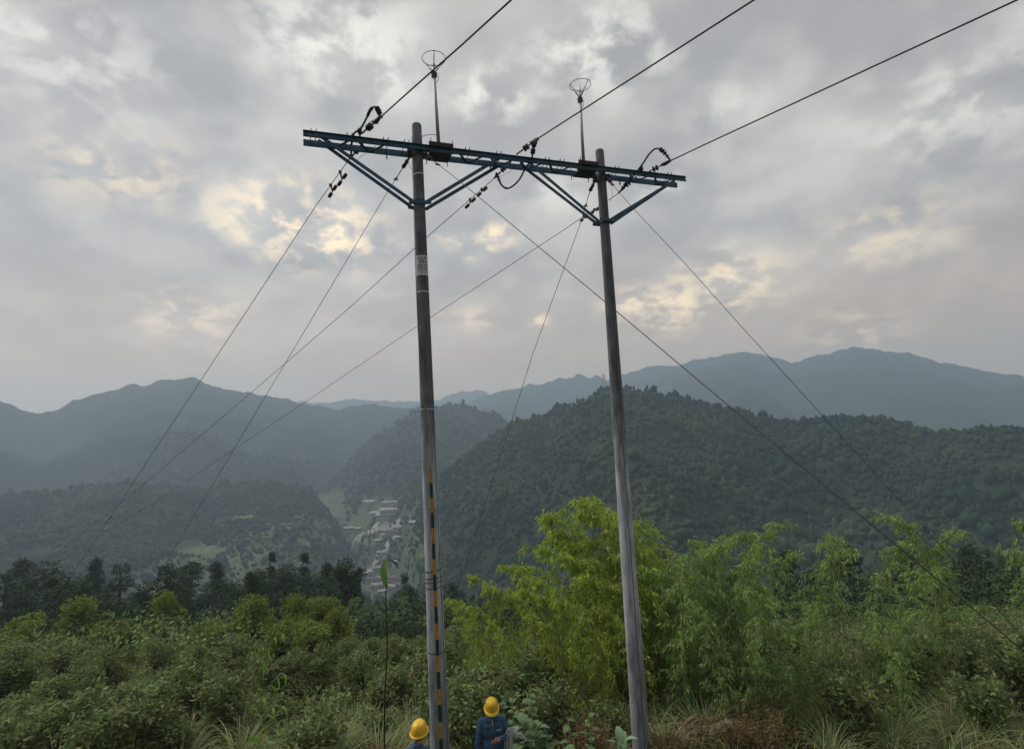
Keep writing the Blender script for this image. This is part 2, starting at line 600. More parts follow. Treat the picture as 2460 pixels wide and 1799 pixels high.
def hit(px, py, lo=20, hi=9000):
    """where the line of sight through a picture point meets the ground"""
    d = ray(px, py)
    t = np.geomspace(lo, hi, 3000)
    z = terrain(d[0] * t, d[1] * t)
    k = np.argmax(d[2] * t < z)
    return np.array([d[0] * t[k], t[k], z[k]])


def gpt(px, Yd):
    """ground point at forward distance Yd in picture column px"""
    x_ = (px - 1230) / FPX * Yd
    for _ in range(4):
        z_ = float(terrain(x_, Yd))
        p_ = np.array([x_, Yd, z_])
        dd = p_ @ _F
        cur = 1230 + FPX * (p_ @ _R) / dd
        x_ += (px - cur) / FPX * Yd
    return np.array([x_, Yd, float(terrain(x_, Yd))])


# ------------------------------------------------------------------ haze in the valley air
hz = MB().box((0, 0, 0), (1, 1, 1))
hz_o = link_mesh('haze', np.array(hz.v) * np.array([6040, 6040, 1250]) + np.array([0, 0, -330.0]), hz.f, [])
hm = bpy.data.materials.new('haze_air')
hm.use_nodes = True
hm.node_tree.nodes.clear()
pv = hm.node_tree.nodes.new('ShaderNodeVolumePrincipled')
pv.inputs['Density'].default_value = .00050
pv.inputs['Color'].default_value = (.635, .79, .98, 1)
pv.inputs['Anisotropy'].default_value = .3
ho = hm.node_tree.nodes.new('ShaderNodeOutputMaterial')
hm.node_tree.links.new(pv.outputs[0], ho.inputs['Volume'])
hz_o.data.materials.append(hm)
tag(hz_o, kind='stuff', label='pale blue evening haze filling the valley air', cat='haze')

# ------------------------------------------------------------------ distant forest (one mass of crowns)
ico = bmesh.new()
bmesh.ops.create_icosphere(ico, subdivisions=1, radius=1)
ICO_V = np.array([v.co[:] for v in ico.verts])
ICO_F = np.array([[v.index for v in f.verts] for f in ico.faces])
ico.free()
ico = bmesh.new()
bmesh.ops.create_icosphere(ico, subdivisions=2, radius=1)
IC2_V = np.array([v.co[:] for v in ico.verts])
IC2_F = np.array([[v.index for v in f.verts] for f in ico.faces])
ico.free()


def crowns(n, r0, r1, size, BV, BF, name, label, clear=True, thr=1.0):
    th = rng.uniform(-thr, thr, n)
    r = np.sqrt(rng.uniform(r0 ** 2, r1 ** 2, n))
    x, y = r * np.sin(th), r * np.cos(th)
    z = terrain(x, y)
    if clear:
        keep = ~((z < -136) & (rng.random(n) < .86))
        keep &= ~((th < -.13) & (th > -.6) & (r > 440) & (z < -84) & (rng.random(n) < .55 + .9 * fbm(x / 50, y / 50, 2, 78)))
        keep &= ~((th < -.21) & (r > 300) & (vnoise(x / 45, y / 45, 77) > .68) & (z < -70))
        x, y, z, r = x[keep], y[keep], z[keep], r[keep]
    n = len(x)
    s = size * rng.lognormal(0, .34, n) * (1 + .9 * fbm(x / 35, y / 35, 2, 91))
    kind = rng.random(n)
    hgt = np.where(kind < .18, 1.7, rng.uniform(.8, 1.25, n))
    V = BV[None] * s[:, None, None] * np.stack([np.where(kind < .18, .62, 1), np.where(kind < .18, .62, 1), hgt], -1)[:, None, :]
    V = V * rng.uniform(.72, 1.22, (n, len(BV), 1))
    V = V + np.stack([x, y, z + s * .55], -1)[:, None, :]
    Fc = (BF[None] + (np.arange(n) * len(BV))[:, None, None]).reshape(-1, 3)
    patch = fbm(x / 60, y / 60, 3, 90)
    t = np.stack([np.clip(1 + patch * 2.6, .4, 2.6), 1 + patch * 1.2, 1 + patch * .3], -1) * rng.uniform(.72, 1.3, (n, 1))
    t = np.repeat(t, len(BV), 0) * rng.uniform(.85, 1.15, (n * len(BV), 1))
    o = link_mesh(name, V.reshape(-1, 3), Fc, M['forest'], tint=t)
    return tag(o, label, 'forest', kind='stuff')


crowns(9000, 110, 330, 1.6, IC2_V, IC2_F, 'forest', 'dark woodland covering the slope below the hilltop', thr=.92)
crowns(50000, 330, 700, 1.6, ICO_V, ICO_F, 'forest', 'dark green woodland covering the big right hill')
crowns(18000, 700, 1020, 2.3, ICO_V, ICO_F, 'forest', 'hazy woodland covering the hills beyond the village')


# ------------------------------------------------------------------ leaf and blade fields (vectorised)
def unit(v):
    return v / (np.linalg.norm(v, axis=-1, keepdims=True) + 1e-9)


def leaf_quads(base, dirv, ln, wd, roll=None, fold=.0):
    """one pointed leaf (2 quads folded on the midrib) per base point"""
    n = len(base)
    dirv = unit(dirv)
    rnd = unit(rng.normal(size=(n, 3)))
    side = unit(np.cross(dirv, rnd))
    nrm = np.cross(side, dirv)
    ln = np.broadcast_to(ln, n)[:, None]
    wd = np.broadcast_to(wd, n)[:, None]
    mid = base + dirv * ln * .42 + nrm * wd * .18
    tip = base + dirv * ln - nrm * wd * .5
    V = np.stack([base, mid + side * wd * .5, tip, mid - side * wd * .5], 1).reshape(-1, 3)
    Fc = np.arange(n * 4).reshape(n, 4)
    return V, Fc


def tint_leaves(n, k=4, lo=.6, hi=1.4, hue=.15, warm=0.0):
    b = rng.uniform(lo, hi, (n, 1))
    h = 1 + rng.normal(0, hue, (n, 3)) * np.array([1.0, .5, .8])
    if warm:
        w = (rng.random((n, 1)) < warm)
        h = np.where(w, h * np.array([1.5, 1.2, .95]), h)
    return np.repeat(np.clip(b * h, .05, 4), k, 0)


def blades(base, az, ln, el, bend, wd, K=6):
    """arching ribbons"""
    n = len(base)
    V = np.zeros((n, K + 1, 2, 3))
    p = base.copy()
    ang = el.copy()
    hd = np.stack([np.cos(az), np.sin(az), np.zeros(n)], -1)
    side = np.stack([-np.sin(az), np.cos(az), np.zeros(n)], -1)
    for k in range(K + 1):
        w = wd * (1 - (k / K) ** 2) * .5 + .0006
        V[:, k, 0] = p + side * w[:, None]
        V[:, k, 1] = p - side * w[:, None]
        stp = ln / K
        p = p + (hd * np.cos(ang)[:, None] + np.array([0, 0, 1.0]) * np.sin(ang)[:, None]) * stp[:, None]
        ang = ang - bend / K * (.4 + 1.4 * k / K)
    I_ = np.arange(n * (K + 1) * 2).reshape(n, K + 1, 2)
    Fc = np.stack([I_[:, :-1, 0], I_[:, :-1, 1], I_[:, 1:, 1], I_[:, 1:, 0]], -1).reshape(-1, 4)
    return V.reshape(-1, 3), Fc


# ---- undergrowth masses
def spread(n, y0, y1, lim=.98):
    y = np.exp(rng.uniform(math.log(y0), math.log(y1), n))
    x = rng.uniform(-lim, lim, n) * y
    return x, y


def cover(n, y0, y1, hmax, ln, wd, material, name, label, cat, mask=None, down=.2, warm=.0, lo=.5, hi=1.5, nscale=1.3):
    x, y = spread(n, y0, y1)
    z = terrain(x, y)
    top = hmax * np.clip((y - 10.5) / 4, .45, 1) * np.clip(.35 + 1.5 * (fbm(x / nscale, y / nscale, 3, 60) + .3), .1, 1.3)
    if mask is not None:
        k = mask(x, y)
        x, y, z, top = x[k], y[k], z[k], top[k]
    n = len(x)
    h = top * rng.random(n) ** .55
    d = rng.normal(size=(n, 3)) * np.array([1, 1, .7]) - np.array([0, 0, down])
    V, Fc = leaf_quads(np.stack([x, y, z + h], -1), d, ln * rng.uniform(.6, 1.4, n), wd * rng.uniform(.6, 1.4, n))
    patch = np.repeat(1 + fbm(x / .9, y / .9, 3, 66) * 1.2, 4)[:, None]
    o = link_mesh(name, V, Fc, material, tint=tint_leaves(n, 4, lo, hi, .15, warm) * patch)
    return tag(o, label, cat, kind='stuff')


def brown_zone(x, y):
    return (fbm(x / 2.2, y / 2.2, 3, 31) + .10 * np.clip((x + 1) / 2, -1, 1) + .16 * np.clip((14.5 - y) / 2, -1, 1)) > .10


free = lambda x, y: ~((y < 11.6) & (np.abs(x + .3) < 2.6)) & (y > 9.8)
cover(95000, 10, 30, .72, .12, .055, M['leaf'], 'undergrowth', 'tangled green weeds and brambles on the hilltop behind the poles', 'undergrowth', mask=lambda x, y: free(x, y) & ~brown_zone(x, y))
cover(40000, 20, 60, 2.1, .20, .10, M['leaf'], 'scrub', 'tangled mounds of green scrub on the slope behind the hilltop', 'scrub', nscale=3.5, mask=lambda x, y: (x < -.29 * y))
cover(22000, 18, 48, 1.0, .16, .08, M['leaf_yellow'], 'scrub', 'low scrub and brambles on the slope just left of the left pole', 'scrub', nscale=2.5, mask=lambda x, y: (x < -.06 * y) & (x > -.31 * y))
cover(60000, 28, 85, 2.6, .24, .12, M['leaf_dark'], 'undergrowth', 'dark green scrub on the slope falling away to the valley', 'undergrowth', nscale=5)
cover(70000, 10, 24, .75, .10, .016, M['bracken'], 'dead_bracken', 'rusty brown dead bracken around the right pole', 'bracken', mask=lambda x, y: free(x, y) & brown_zone(x, y), warm=.12, lo=.35)

x_, y_ = spread(6500, 10, 26)
k_ = free(x_, y_)
x_, y_ = x_[k_], y_[k_]
n_ = len(x_)
V, Fc = blades(np.stack([x_, y_, terrain(x_, y_)], -1), rng.uniform(0, 6.28, n_), rng.uniform(.4, 1.0, n_), rng.uniform(.9, 1.5, n_), rng.uniform(.6, 2.4, n_), rng.uniform(.012, .022, n_), 5)
tg = tint_leaves(n_, 12, .5, 1.4, .12, .2)
tag(link_mesh('long_grass', V, Fc, M['blade'], tint=tg), 'thin long grass growing through the weeds', 'grass', kind='stuff')
# dry stalks and twigs
x_, y_ = spread(2600, 10, 22)
k_ = free(x_, y_)
x_, y_ = x_[k_], y_[k_]
n_ = len(x_)
V, Fc = blades(np.stack([x_, y_, terrain(x_, y_)], -1), rng.uniform(0, 6.28, n_), rng.uniform(.3, 1.1, n_), rng.uniform(.5, 1.5, n_), rng.uniform(-.3, .8, n_), rng.uniform(.006, .012, n_), 3)
tag(link_mesh('dry_stalks', V, Fc, M['straw'], tint=tint_leaves(n_, 8, .35, 1.1)), 'dry stalks and fallen twigs among the weeds', 'stalks', kind='stuff')


# ------------------------------------------------------------------ plants as things
def lm(name, V, Fc, material, parent, tint=None, smooth_=False):
    return link_mesh(name, V, Fc, material, parent, smooth_, tint=tint)


def tube_arrays(pts, radii, n=6):
    b = MB().rings(pts, radii, n)
    return b


def make_bamboo(H, lean, leafmat, seed, dens=1.0, leaf=.185):
    """a clump-grown culm that arches over at the tip, with drooping leaf sprays"""
    root = empty('bamboo', (0, 0, 0), local=True)
    k = 16
    pts, p, ang = [], np.zeros(3), math.radians(rng.uniform(83, 88))
    az = 0.0
    for i in range(k + 1):
        pts.append(p.copy())
        t = i / k
        ang -= lean * (t ** 2.6) * .36
        p = p + np.array([math.cos(az) * math.cos(ang), math.sin(az) * math.cos(ang), math.sin(ang)]) * H / k * 1.08
    MB().rings(pts, [.026 * (1 - .85 * i / k) + .003 for i in range(k + 1)], 6).build('culm', M['culm'], root, True)
    P_ = np.array(pts)
    nb = int(46 * dens)
    base, dirs = [], []
    br = MB()
    for b in range(nb):
        t = .14 + .86 * (b + rng.random()) / nb
        i = min(int(t * k), k - 1)
        q = P_[i] + (P_[i + 1] - P_[i]) * (t * k - i)
        a = rng.uniform(0, 6.28)
        ln = H * .2 * (1.15 - t) ** .5 * rng.uniform(.6, 1.3)
        el = rng.uniform(.2, 1.0)
        q2, bp = q.copy(), [q.copy()]
        for s_ in range(5):
            q2 = q2 + np.array([math.cos(a) * math.cos(el), math.sin(a) * math.cos(el), math.sin(el)]) * ln / 5
            el -= .38
            bp.append(q2.copy())
        br.rings(bp, [.005, .004, .004, .003, .002, .001], 3, False)
        bp = np.array(bp)
        m_ = int(32 * dens)
        tt = rng.uniform(.15, 5, m_)
        ii = np.minimum(tt.astype(int), 4)
        c0 = bp[ii] + (bp[ii + 1] - bp[ii]) * (tt - ii)[:, None]
        spr = np.repeat(rng.normal(0, .05, (m_ // 3 + 1, 3)), 3, 0)[:m_]
        base.append(c0 + spr)
        d = np.array([math.cos(a), math.sin(a), 0]) * .5 + rng.normal(0, .45, (m_, 3)) + np.array([0, 0, -.85])
        dirs.append(d)
    tag(br.build('branches', M['culm'], root), kind='stuff')
    base, dirs = np.concatenate(base), np.concatenate(dirs)
    n = len(base)
    V, Fc = leaf_quads(base, dirs, leaf * rng.uniform(.6, 1.35, n), leaf * .2 * rng.uniform(.7, 1.3, n))
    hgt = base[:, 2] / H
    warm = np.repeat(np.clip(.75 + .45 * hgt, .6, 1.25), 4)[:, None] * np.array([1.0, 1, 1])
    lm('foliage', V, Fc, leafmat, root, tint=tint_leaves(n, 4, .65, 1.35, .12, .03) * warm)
    return root


def make_tree(H, W, leafmat, nl=2600, leaf=.22, blobs_=14, dark=False, conifer=False):
    root = empty('broadleaf_tree' if not conifer else 'conifer', (0, 0, 0), local=True)
    t = MB()
    t.rings([(0, 0, 0), (.05 * H * rng.uniform(-1, 1), 0, H * .4), (0, 0, H * .85)], [H * .022, H * .015, H * .004], 7)
    base = []
    if conifer:
        for _ in range(blobs_ * 3):
            z_ = H * (.15 + .83 * rng.random())
            rad = W * .5 * (1 - z_ / H) ** .8 + .1
            a = rng.uniform(0, 6.28)
            m_ = nl // (blobs_ * 3)
            u = rng.random(m_)
            pt = np.stack([np.cos(a) * rad * u, np.sin(a) * rad * u, z_ - .25 * rad * u], -1)
            base.append(pt + rng.normal(0, .11 * W * .4, (m_, 3)))
        t.build('trunk', M['bark'], root, True)
    else:
        for _ in range(blobs_):
            a = rng.uniform(0, 6.28)
            z_ = H * rng.uniform(.06, .93)
            rad = W * .42 * math.sin(min(1, z_ / H * .95 + .12) * math.pi) ** .6 * rng.uniform(.3, 1)
            c0 = np.array([math.cos(a) * rad, math.sin(a) * rad, z_])
            t.rings([(0, 0, H * .2 + z_ * .2), c0 * np.array([.5, .5, .85]), c0], [H * .009, H * .006, H * .002], 4, False)
            m_ = nl // blobs_
            v = unit(rng.normal(size=(m_, 3))) * rng.uniform(.45, 1, (m_, 1)) ** .5
            base.append(c0 + v * W * rng.uniform(.10, .19) * np.array([1, 1, .75]))
        t.build('trunk', M['bark'], root, True)
    base = np.concatenate(base)
    n = len(base)
    d = rng.normal(size=(n, 3)) + np.array([0, 0, -.3])
    V, Fc = leaf_quads(base, d, leaf * rng.uniform(.6, 1.4, n), leaf * .5 * rng.uniform(.7, 1.3, n))
    lm('crown', V, Fc, leafmat, root, tint=tint_leaves(n, 4, .6, 1.4, .1))
    return root


def make_grass(L_, n, material, dry=.3, wide=.02):
    root = empty('grass_clump', (0, 0, 0), local=True)
    a = rng.uniform(0, 6.28, n)
    r = rng.random(n) * .10
    base = np.stack([r * np.cos(a), r * np.sin(a), np.zeros(n) - .03], -1)
    V, Fc = blades(base, a + rng.normal(0, .4, n), L_ * rng.uniform(.55, 1.15, n), rng.uniform(.9, 1.5, n), rng.uniform(1.2, 2.9, n), np.full(n, wide) * rng.uniform(.7, 1.3, n), 8)
    lm('blades', V, Fc, material, root, tint=tint_leaves(n, 18, .6, 1.45, .1, dry))
    return root


def make_shrub(H, W, leafmat, nl=1500, leaf=.08, wfrac=.45, up=0.0):
    root = empty('shrub', (0, 0, 0), local=True)
    t = MB()
    base = []
    ns = 9
    for s_ in range(ns):
        a = s_ * 2.4 + rng.uniform(-.3, .3)
        top = np.array([math.cos(a) * W * .42 * rng.uniform(.2, 1), math.sin(a) * W * .42 * rng.uniform(.2, 1), H * rng.uniform(.6, 1)])
        mid = top * np.array([.4, .4, .55])
        t.rings([(0, 0, -.05), mid, top], [.012, .008, .003], 4, False)
        m_ = nl // ns
        u = rng.uniform(.25, 1.03, m_)[:, None]
        base.append(mid * (2 * u * (1 - u)) * 2 * .5 + top * u ** 1.2 + rng.normal(0, .10 * W, (m_, 3)) * np.array([1, 1, .7]))
    t.build('stems', M['bark'], root)
    base = np.concatenate(base)
    n = len(base)
    d = rng.normal(size=(n, 3)) * np.array([1, 1, .6]) + np.array([0, 0, up])
    V, Fc = leaf_quads(base, d, leaf * rng.uniform(.6, 1.4, n), leaf * wfrac * rng.uniform(.7, 1.3, n))
    lm('leaves', V, Fc, leafmat, root, tint=tint_leaves(n, 4, .6, 1.4, .1))
    return root


used = set()


def place(proto, p, rz, s=1.0, label=None, cat=None, group=None, tilt=0.0, name=None):
    if proto.name in used:
        o = copy_tree(proto)
    else:
        o = proto
        used.add(proto.name)
    o.location = (float(p[0]), float(p[1]), float(p[2]) - .04)
    o.rotation_euler = (tilt * math.cos(rz), tilt * math.sin(rz), rz)
    o.scale = (s, s, s)
    tag(o, label, cat, group)
    return o


# bamboo: tip positions taken from the picture (column, row), distance
bam = [make_bamboo(5.0, 1.0, M['leaf_bamboo'], k) for k in range(5)]


def apex(b):
    """height and sideways reach of a culm's highest point"""
    vs = [v.co for c_ in b.children if c_.name.startswith('culm') for v in c_.data.vertices]
    q_ = max(vs, key=lambda v: v.z)
    return q_.z, q_.x


def plant_bamboo(protos, k, px, py, Yd, rz, label, group, over=.12):
    j = k % len(protos)
    hh, rx = apex(protos[j])
    tip_ = at(px, py, Yd)
    s_ = 1.0
    for _ in range(3):
        bx, by = tip_[0] - rx * s_ * math.cos(rz), tip_[1] - rx * s_ * math.sin(rz)
        gz_ = float(terrain(bx, by))
        s_ = max(.3, (tip_[2] - over - gz_) / hh)
    place(protos[j], (bx, by, gz_), rz, s_, label, 'bamboo', group)


centre = [(1382, 1188, 17.0), (1358, 1215, 16.4), (1308, 1228, 16.2), (1330, 1262, 17.6), (1420, 1218, 17.8), (1462, 1232, 18.2), (1270, 1300, 16.0), (1410, 1290, 16.2),
          (1215, 1345, 16.4), (1340, 1330, 15.2), (1165, 1400, 16.8), (1230, 1400, 15.4), (1290, 1380, 15.0), (1385, 1370, 14.9), (1450, 1330, 16.0), (1480, 1390, 15.3),
          (1120, 1440, 17.0), (1180, 1480, 15.6), (1345, 1430, 14.6), (1255, 1470, 14.6), (1430, 1440, 14.7), (1082, 1425, 17.5), (1135, 1372, 17.5), (1100, 1468, 16.4), (1310, 1290, 17.2), (1445, 1275, 17.0), (1360, 1290, 16.6), (1250, 1350, 17.0)]
CL = {0: 'tallest yellow green bamboo stem, its tip just left of the right pole', 2: 'yellow green bamboo stem whose tip is second highest, left of the tallest one',
      4: 'yellow green bamboo stem whose tip touches the left edge of the right pole', 8: 'low yellow green bamboo stem leaning out at the left of the tall clump',
      10: 'yellow green bamboo stem at the left end of the tall clump', 12: 'short yellow green bamboo stem in front of the tall clump, left half',
      16: 'short yellow green bamboo nearest to the left pole', 18: 'short yellow green bamboo stem at the foot of the tall clump, middle'}
for k, (px, py, Yd) in enumerate(centre):
    plant_bamboo(bam, k, px, py, Yd, math.pi + rng.uniform(-1.1, 1.1), CL.get(k, 'yellow green bamboo stem inside the tall clump between the two poles'), 'yellow green bamboo between the poles')
bamd = [make_bamboo(5.0, .8, M['leaf_bamboo_dark'], k, 1.0, .18) for k in range(4)]
right = [(1665, 1268, 15.5), (1640, 1300, 15.0), (1695, 1310, 15.8), (1765, 1272, 14.5), (1790, 1250, 15.2), (1590, 1335, 15.8), (1555, 1345, 15.0), (1610, 1400, 14.4), (1540, 1450, 14.2), (1660, 1420, 14.0),
         (1725, 1390, 14.2), (1760, 1370, 13.6), (1700, 1460, 13.4)]
rest = [(1830, 1280, 15.0), (1880, 1230, 16.5), (1930, 1300, 15.0), (1990, 1255, 16.0), (2060, 1290, 15.0), (2120, 1215, 17.0), (2190, 1280, 15.4), (2250, 1330, 14.6),
        (2320, 1250, 16.5), (2400, 1290, 15.5), (2450, 1230, 17), (1850, 1400, 13.6), (1960, 1410, 13.8), (2080, 1430, 13.5), (2220, 1430, 13.6), (2360, 1420, 13.8)]
for k, (px, py, Yd) in enumerate(right + rest):
    RLb = {0: 'deep green bamboo right of the right pole with a bushy drooping top, tallest there', 6: 'deep green bamboo stem nearest to the right pole, on its right side',
           3: 'deep green bamboo whose top reaches the right edge of the photograph'}
    if k < len(right):
        plant_bamboo(bamd, k, px, py, Yd, rng.uniform(0, 6.28), RLb.get(k, 'deep green bamboo stem with drooping leaves right of the right pole'), 'deep green bamboo beside the right pole', .3)
    else:
        plant_bamboo(bamd, k, px, py, Yd, rng.uniform(0, 6.28), 'deep green bamboo stem in the grove at the far right', 'bamboo grove at the far right', .3)
# small plumes of bamboo on the slope left of the left pole
sm = make_bamboo(4.0, 1.5, mat('bluish_bamboo_leaf', (.14, .22, .11), .7, .2, attr='tint', trans=.3), 9, 1.1, .24)
sm_h = max(v.co.z for c_ in sm.children if c_.name.startswith('culm') for v in c_.data.vertices)
for k, (px, py, Yd) in enumerate([(840, 1450, 36), (880, 1455, 38), (905, 1462, 34), (945, 1468, 36), (975, 1445, 40), (1000, 1470, 34), (860, 1485, 31), (930, 1500, 30), (985, 1515, 29), (1025, 1490, 34), (800, 1500, 30), (1050, 1470, 38), (1085, 1480, 34)]):
    p = gpt(px, Yd)
    ztip = at(px, py, Yd)[2]
    place(sm, p, rng.uniform(0, 6.28), max(.5, (ztip - p[2]) / sm_h), 'bluish bamboo plume on the slope left of the left pole', 'bamboo', 'bamboo plumes on the slope')

# broadleaf trees on the slope
tr_y = [make_tree(6, 4.6, M['leaf_yellow'], 3600, .22, 26) for _ in range(2)]
tr_g = [make_tree(6, 4.8, M['leaf'], 3200, .24, 26) for _ in range(3)]
tr_d = [make_tree(9, 5.5, M['leaf_dark'], 3000, .3, 22) for _ in range(3)]
tr_c = [make_tree(11, 4.2, M['leaf_dark'], 3600, .3, 16, conifer=True) for _ in range(2)]


def put(protos, hnom, L_, label, cat, group, wide=(.85, 1.5)):
    for k, (px, py, Yd) in enumerate(L_):
        p = gpt(px, Yd)
        zt = at(px, py, Yd)[2]
        o_ = place(protos[k % len(protos)], p, rng.uniform(0, 6.28), max(.25, (zt - p[2]) / hnom), label, cat, group)
        wx = rng.uniform(*wide)
        o_.scale = (o_.scale[2] * wx, o_.scale[2] * wx * rng.uniform(.8, 1.2), o_.scale[2])


put(tr_y, 5.9, [(712, 1422, 26), (775, 1406, 25), (812, 1455, 22), (742, 1470, 20), (680, 1490, 18)], 'yellow green bushy tree left of the left pole', 'tree', 'bushy trees left of the left pole')
put(tr_y, 5.9, [(610, 1425, 26), (500, 1475, 22), (395, 1415, 30), (270, 1470, 23), (190, 1430, 31), (60, 1460, 24)], 'yellow green bushy tree at the far left', 'tree', 'bushy trees at the far left')
put(tr_g, 5.9, [(835, 1530, 19), (770, 1540, 17.5), (900, 1540, 21), (950, 1560, 20), (720, 1560, 17), (1070, 1440, 26), (1100, 1500, 21), (1085, 1545, 19), (1010, 1560, 20), (870, 1580, 17)],
    'mid green leafy bush behind the left pole', 'bush', 'green bushes behind the left pole')
put(tr_g, 5.9, [(650, 1540, 18), (560, 1520, 19), (470, 1540, 18), (370, 1530, 19), (260, 1540, 18), (150, 1530, 19), (40, 1540, 18)], 'mid green leafy bush at the far left', 'bush', 'green bushes at the far left')
put(tr_d, 8.9, [(700, 1350, 70), (800, 1392, 62), (835, 1430, 60), (890, 1462, 50), (930, 1470, 50), (985, 1400, 85), (1010, 1440, 70), (1050, 1400, 80), (1090, 1390, 90), (760, 1375, 75), (965, 1465, 52), (870, 1458, 50)],
    'dark broadleaf tree on the slope above the village', 'tree', 'dark trees above the village')
put(tr_d, 8.9, [(625, 1365, 75), (560, 1395, 60), (455, 1340, 88), (350, 1390, 58), (285, 1350, 80), (150, 1385, 62), (95, 1345, 84), (10, 1370, 66)], 'dark broadleaf tree on the slope at the far left', 'tree', 'dark trees at the far left')
put(tr_d, 8.9, [(1540, 1290, 60), (1600, 1320, 45), (1900, 1310, 45), (2050, 1300, 50), (2200, 1290, 50), (2350, 1300, 48)], 'dark broadleaf tree behind the bamboo right of the right pole', 'tree', 'dark trees behind the right bamboo')
put(tr_c, 10.9, [(735, 1332, 88), (788, 1348, 84), (820, 1362, 86), (858, 1388, 78), (978, 1385, 90), (1538, 1292, 40)], 'dark pointed conifer on the slope below the hilltop', 'conifer', 'conifers on the slope')
put(tr_c, 10.9, [(655, 1330, 90), (520, 1345, 96), (415, 1372, 84), (225, 1335, 98), (120, 1390, 70), (45, 1340, 100)], 'dark pointed conifer at the far left', 'conifer', 'conifers at the far left')
xs = rng.uniform(-.95, .9, 110)
for k, u in enumerate(xs):
    Yd = float(rng.uniform(55, 115))
    if -.30 < u < -.10:
        continue
    if u < -.30:
        Yd = 50 + (Yd - 55) * .6
    p = np.array([u * Yd, Yd, float(terrain(u * Yd, Yd))])
    lab = ('left of the left pole', 'left') if u < -.16 else ('behind the bamboo', 'mid')
    place(tr_d[k % 3], p, rng.uniform(0, 6.28), rng.uniform(.5, .95) if u < -.3 else rng.uniform(.42, .72), 'small dark tree in the wood below the hilltop ' + lab[0], 'tree', 'small dark trees below the hilltop ' + lab[1])

# shrubs
sh_g = [make_shrub(1.3, 1.2, M['leaf'], 1300, .12) for _ in range(3)]
sh_b = [make_shrub(1.0, .8, mat('bluish_leaf', (.10, .16, .11), .8, .2, attr='tint', trans=.25), 1100, .09) for _ in range(2)]
sh_f = [make_shrub(.8, 1.1, M['bracken'], 2200, .09, .22) for _ in range(2)]
for k in range(60):
    Yd = float(rng.uniform(12.4, 18))
    px = float(rng.uniform(-40, 2500))
    p = gpt(px, Yd)
    side = 'left of the left pole' if px < 1040 else ('between the poles' if px < 1520 else 'right of the right pole')
    place(sh_g[k % 3], p, rng.uniform(0, 6.28), rng.uniform(.7, 1.4), 'small leafy green shrub in the weeds ' + side, 'shrub', 'green shrubs ' + side)
for k, (px, Yd) in enumerate([(1290, 12.6), (1315, 12.8), (1270, 12.3), (1350, 13.2)]):
    place(sh_b[k % 2], gpt(px, Yd), k, 1.0, 'blue green shrub beside the worker with the rope', 'shrub', 'blue green shrubs')
for k in range(26):
    px = float(rng.uniform(1330, 1900)) if k < 18 else float(rng.uniform(690, 1060))
    Yd = float(rng.uniform(11.8, 14.2))
    side = 'around the right pole' if k < 18 else 'left of the left pole'
    place(sh_f[k % 2], gpt(px, Yd), rng.uniform(0, 6.28), rng.uniform(.7, 1.2), 'rusty brown dead fern bush ' + side, 'fern', 'dead ferns ' + side)

# grass clumps
gr_g = [make_grass(1.25, 120, M['blade'], .25) for _ in range(3)]
gr_s = [make_grass(1.3, 80, M['straw'], .1, .017) for _ in range(3)]
for k in range(92):
    px = float(rng.uniform(-30, 1130)) if k < 60 else float(rng.uniform(1540, 2480))
    if k < 40:
        px = float(rng.uniform(690, 1130))
    Yd = float(rng.uniform(11.9, 14.2))
    side = 'left of the left pole' if px < 1010 else ('between the poles' if px < 1520 else 'right of the right pole')
    place(gr_g[k % 3], gpt(px, Yd), rng.uniform(0, 6.28), rng.uniform(.75, 1.25), 'arching green clump of silver grass ' + side, 'grass clump', 'green silver grass clumps ' + side)
for k, (px, Yd) in enumerate([(1400, 14.2), (1385, 13.6), (1430, 14.0), (1445, 13.2), (1250, 14.0), (1500, 14.4), (1420, 13.0), (1375, 14.6), (1465, 14.8), (1355, 13.2), (1230, 13.4), (1640, 12.6), (1600, 12.2)]):
    place(gr_s[k % 3], gpt(px, Yd), rng.uniform(0, 6.28), rng.uniform(.75, 1.15), 'pale straw coloured grass clump near the right pole', 'grass clump', 'straw coloured grass clumps')
for k, (px, Yd) in enumerate([(775, 12.8), (800, 12.2), (880, 12.6), (905, 13.2), (940, 12.8), (830, 13.6), (700, 12.6), (740, 13.8)]):
    place(gr_s[k % 3], gpt(px, Yd), rng.uniform(0, 6.28), rng.uniform(.6, .95), 'pale dry grass clump among the green grass left of the left pole', 'grass clump', 'dry grass clumps at the left')


for k, (px, Yd) in enumerate([(1065, 12.4), (1090, 12.8), (1110, 12.2), (1135, 12.9), (1150, 13.6), (1080, 13.8), (1345, 12.6), (1400, 12.4), (1455, 12.7), (1480, 13.6), (1560, 13.4), (1590, 12.8),
                              (1625, 13.4), (1660, 12.4), (1700, 13.2), (1740, 12.6), (1765, 13.5), (1680, 13.9), (715, 12.3), (760, 13.0), (850, 12.5), (925, 12.4), (960, 13.0), (985, 12.4), (815, 12.9), (890, 13.9)]):
    dry_ = k % 3 == 2
    side = 'left of the left pole' if px < 1010 else ('between the poles' if px < 1520 else 'right of the right pole')
    place((gr_s if dry_ else gr_g)[k % 3], gpt(px, Yd), rng.uniform(0, 6.28), rng.uniform(.8, 1.2), ('tall pale straw grass tuft ' if dry_ else 'tall loose green grass tuft ') + side, 'grass clump',
          ('straw' if dry_ else 'green') + ' grass tufts ' + side)


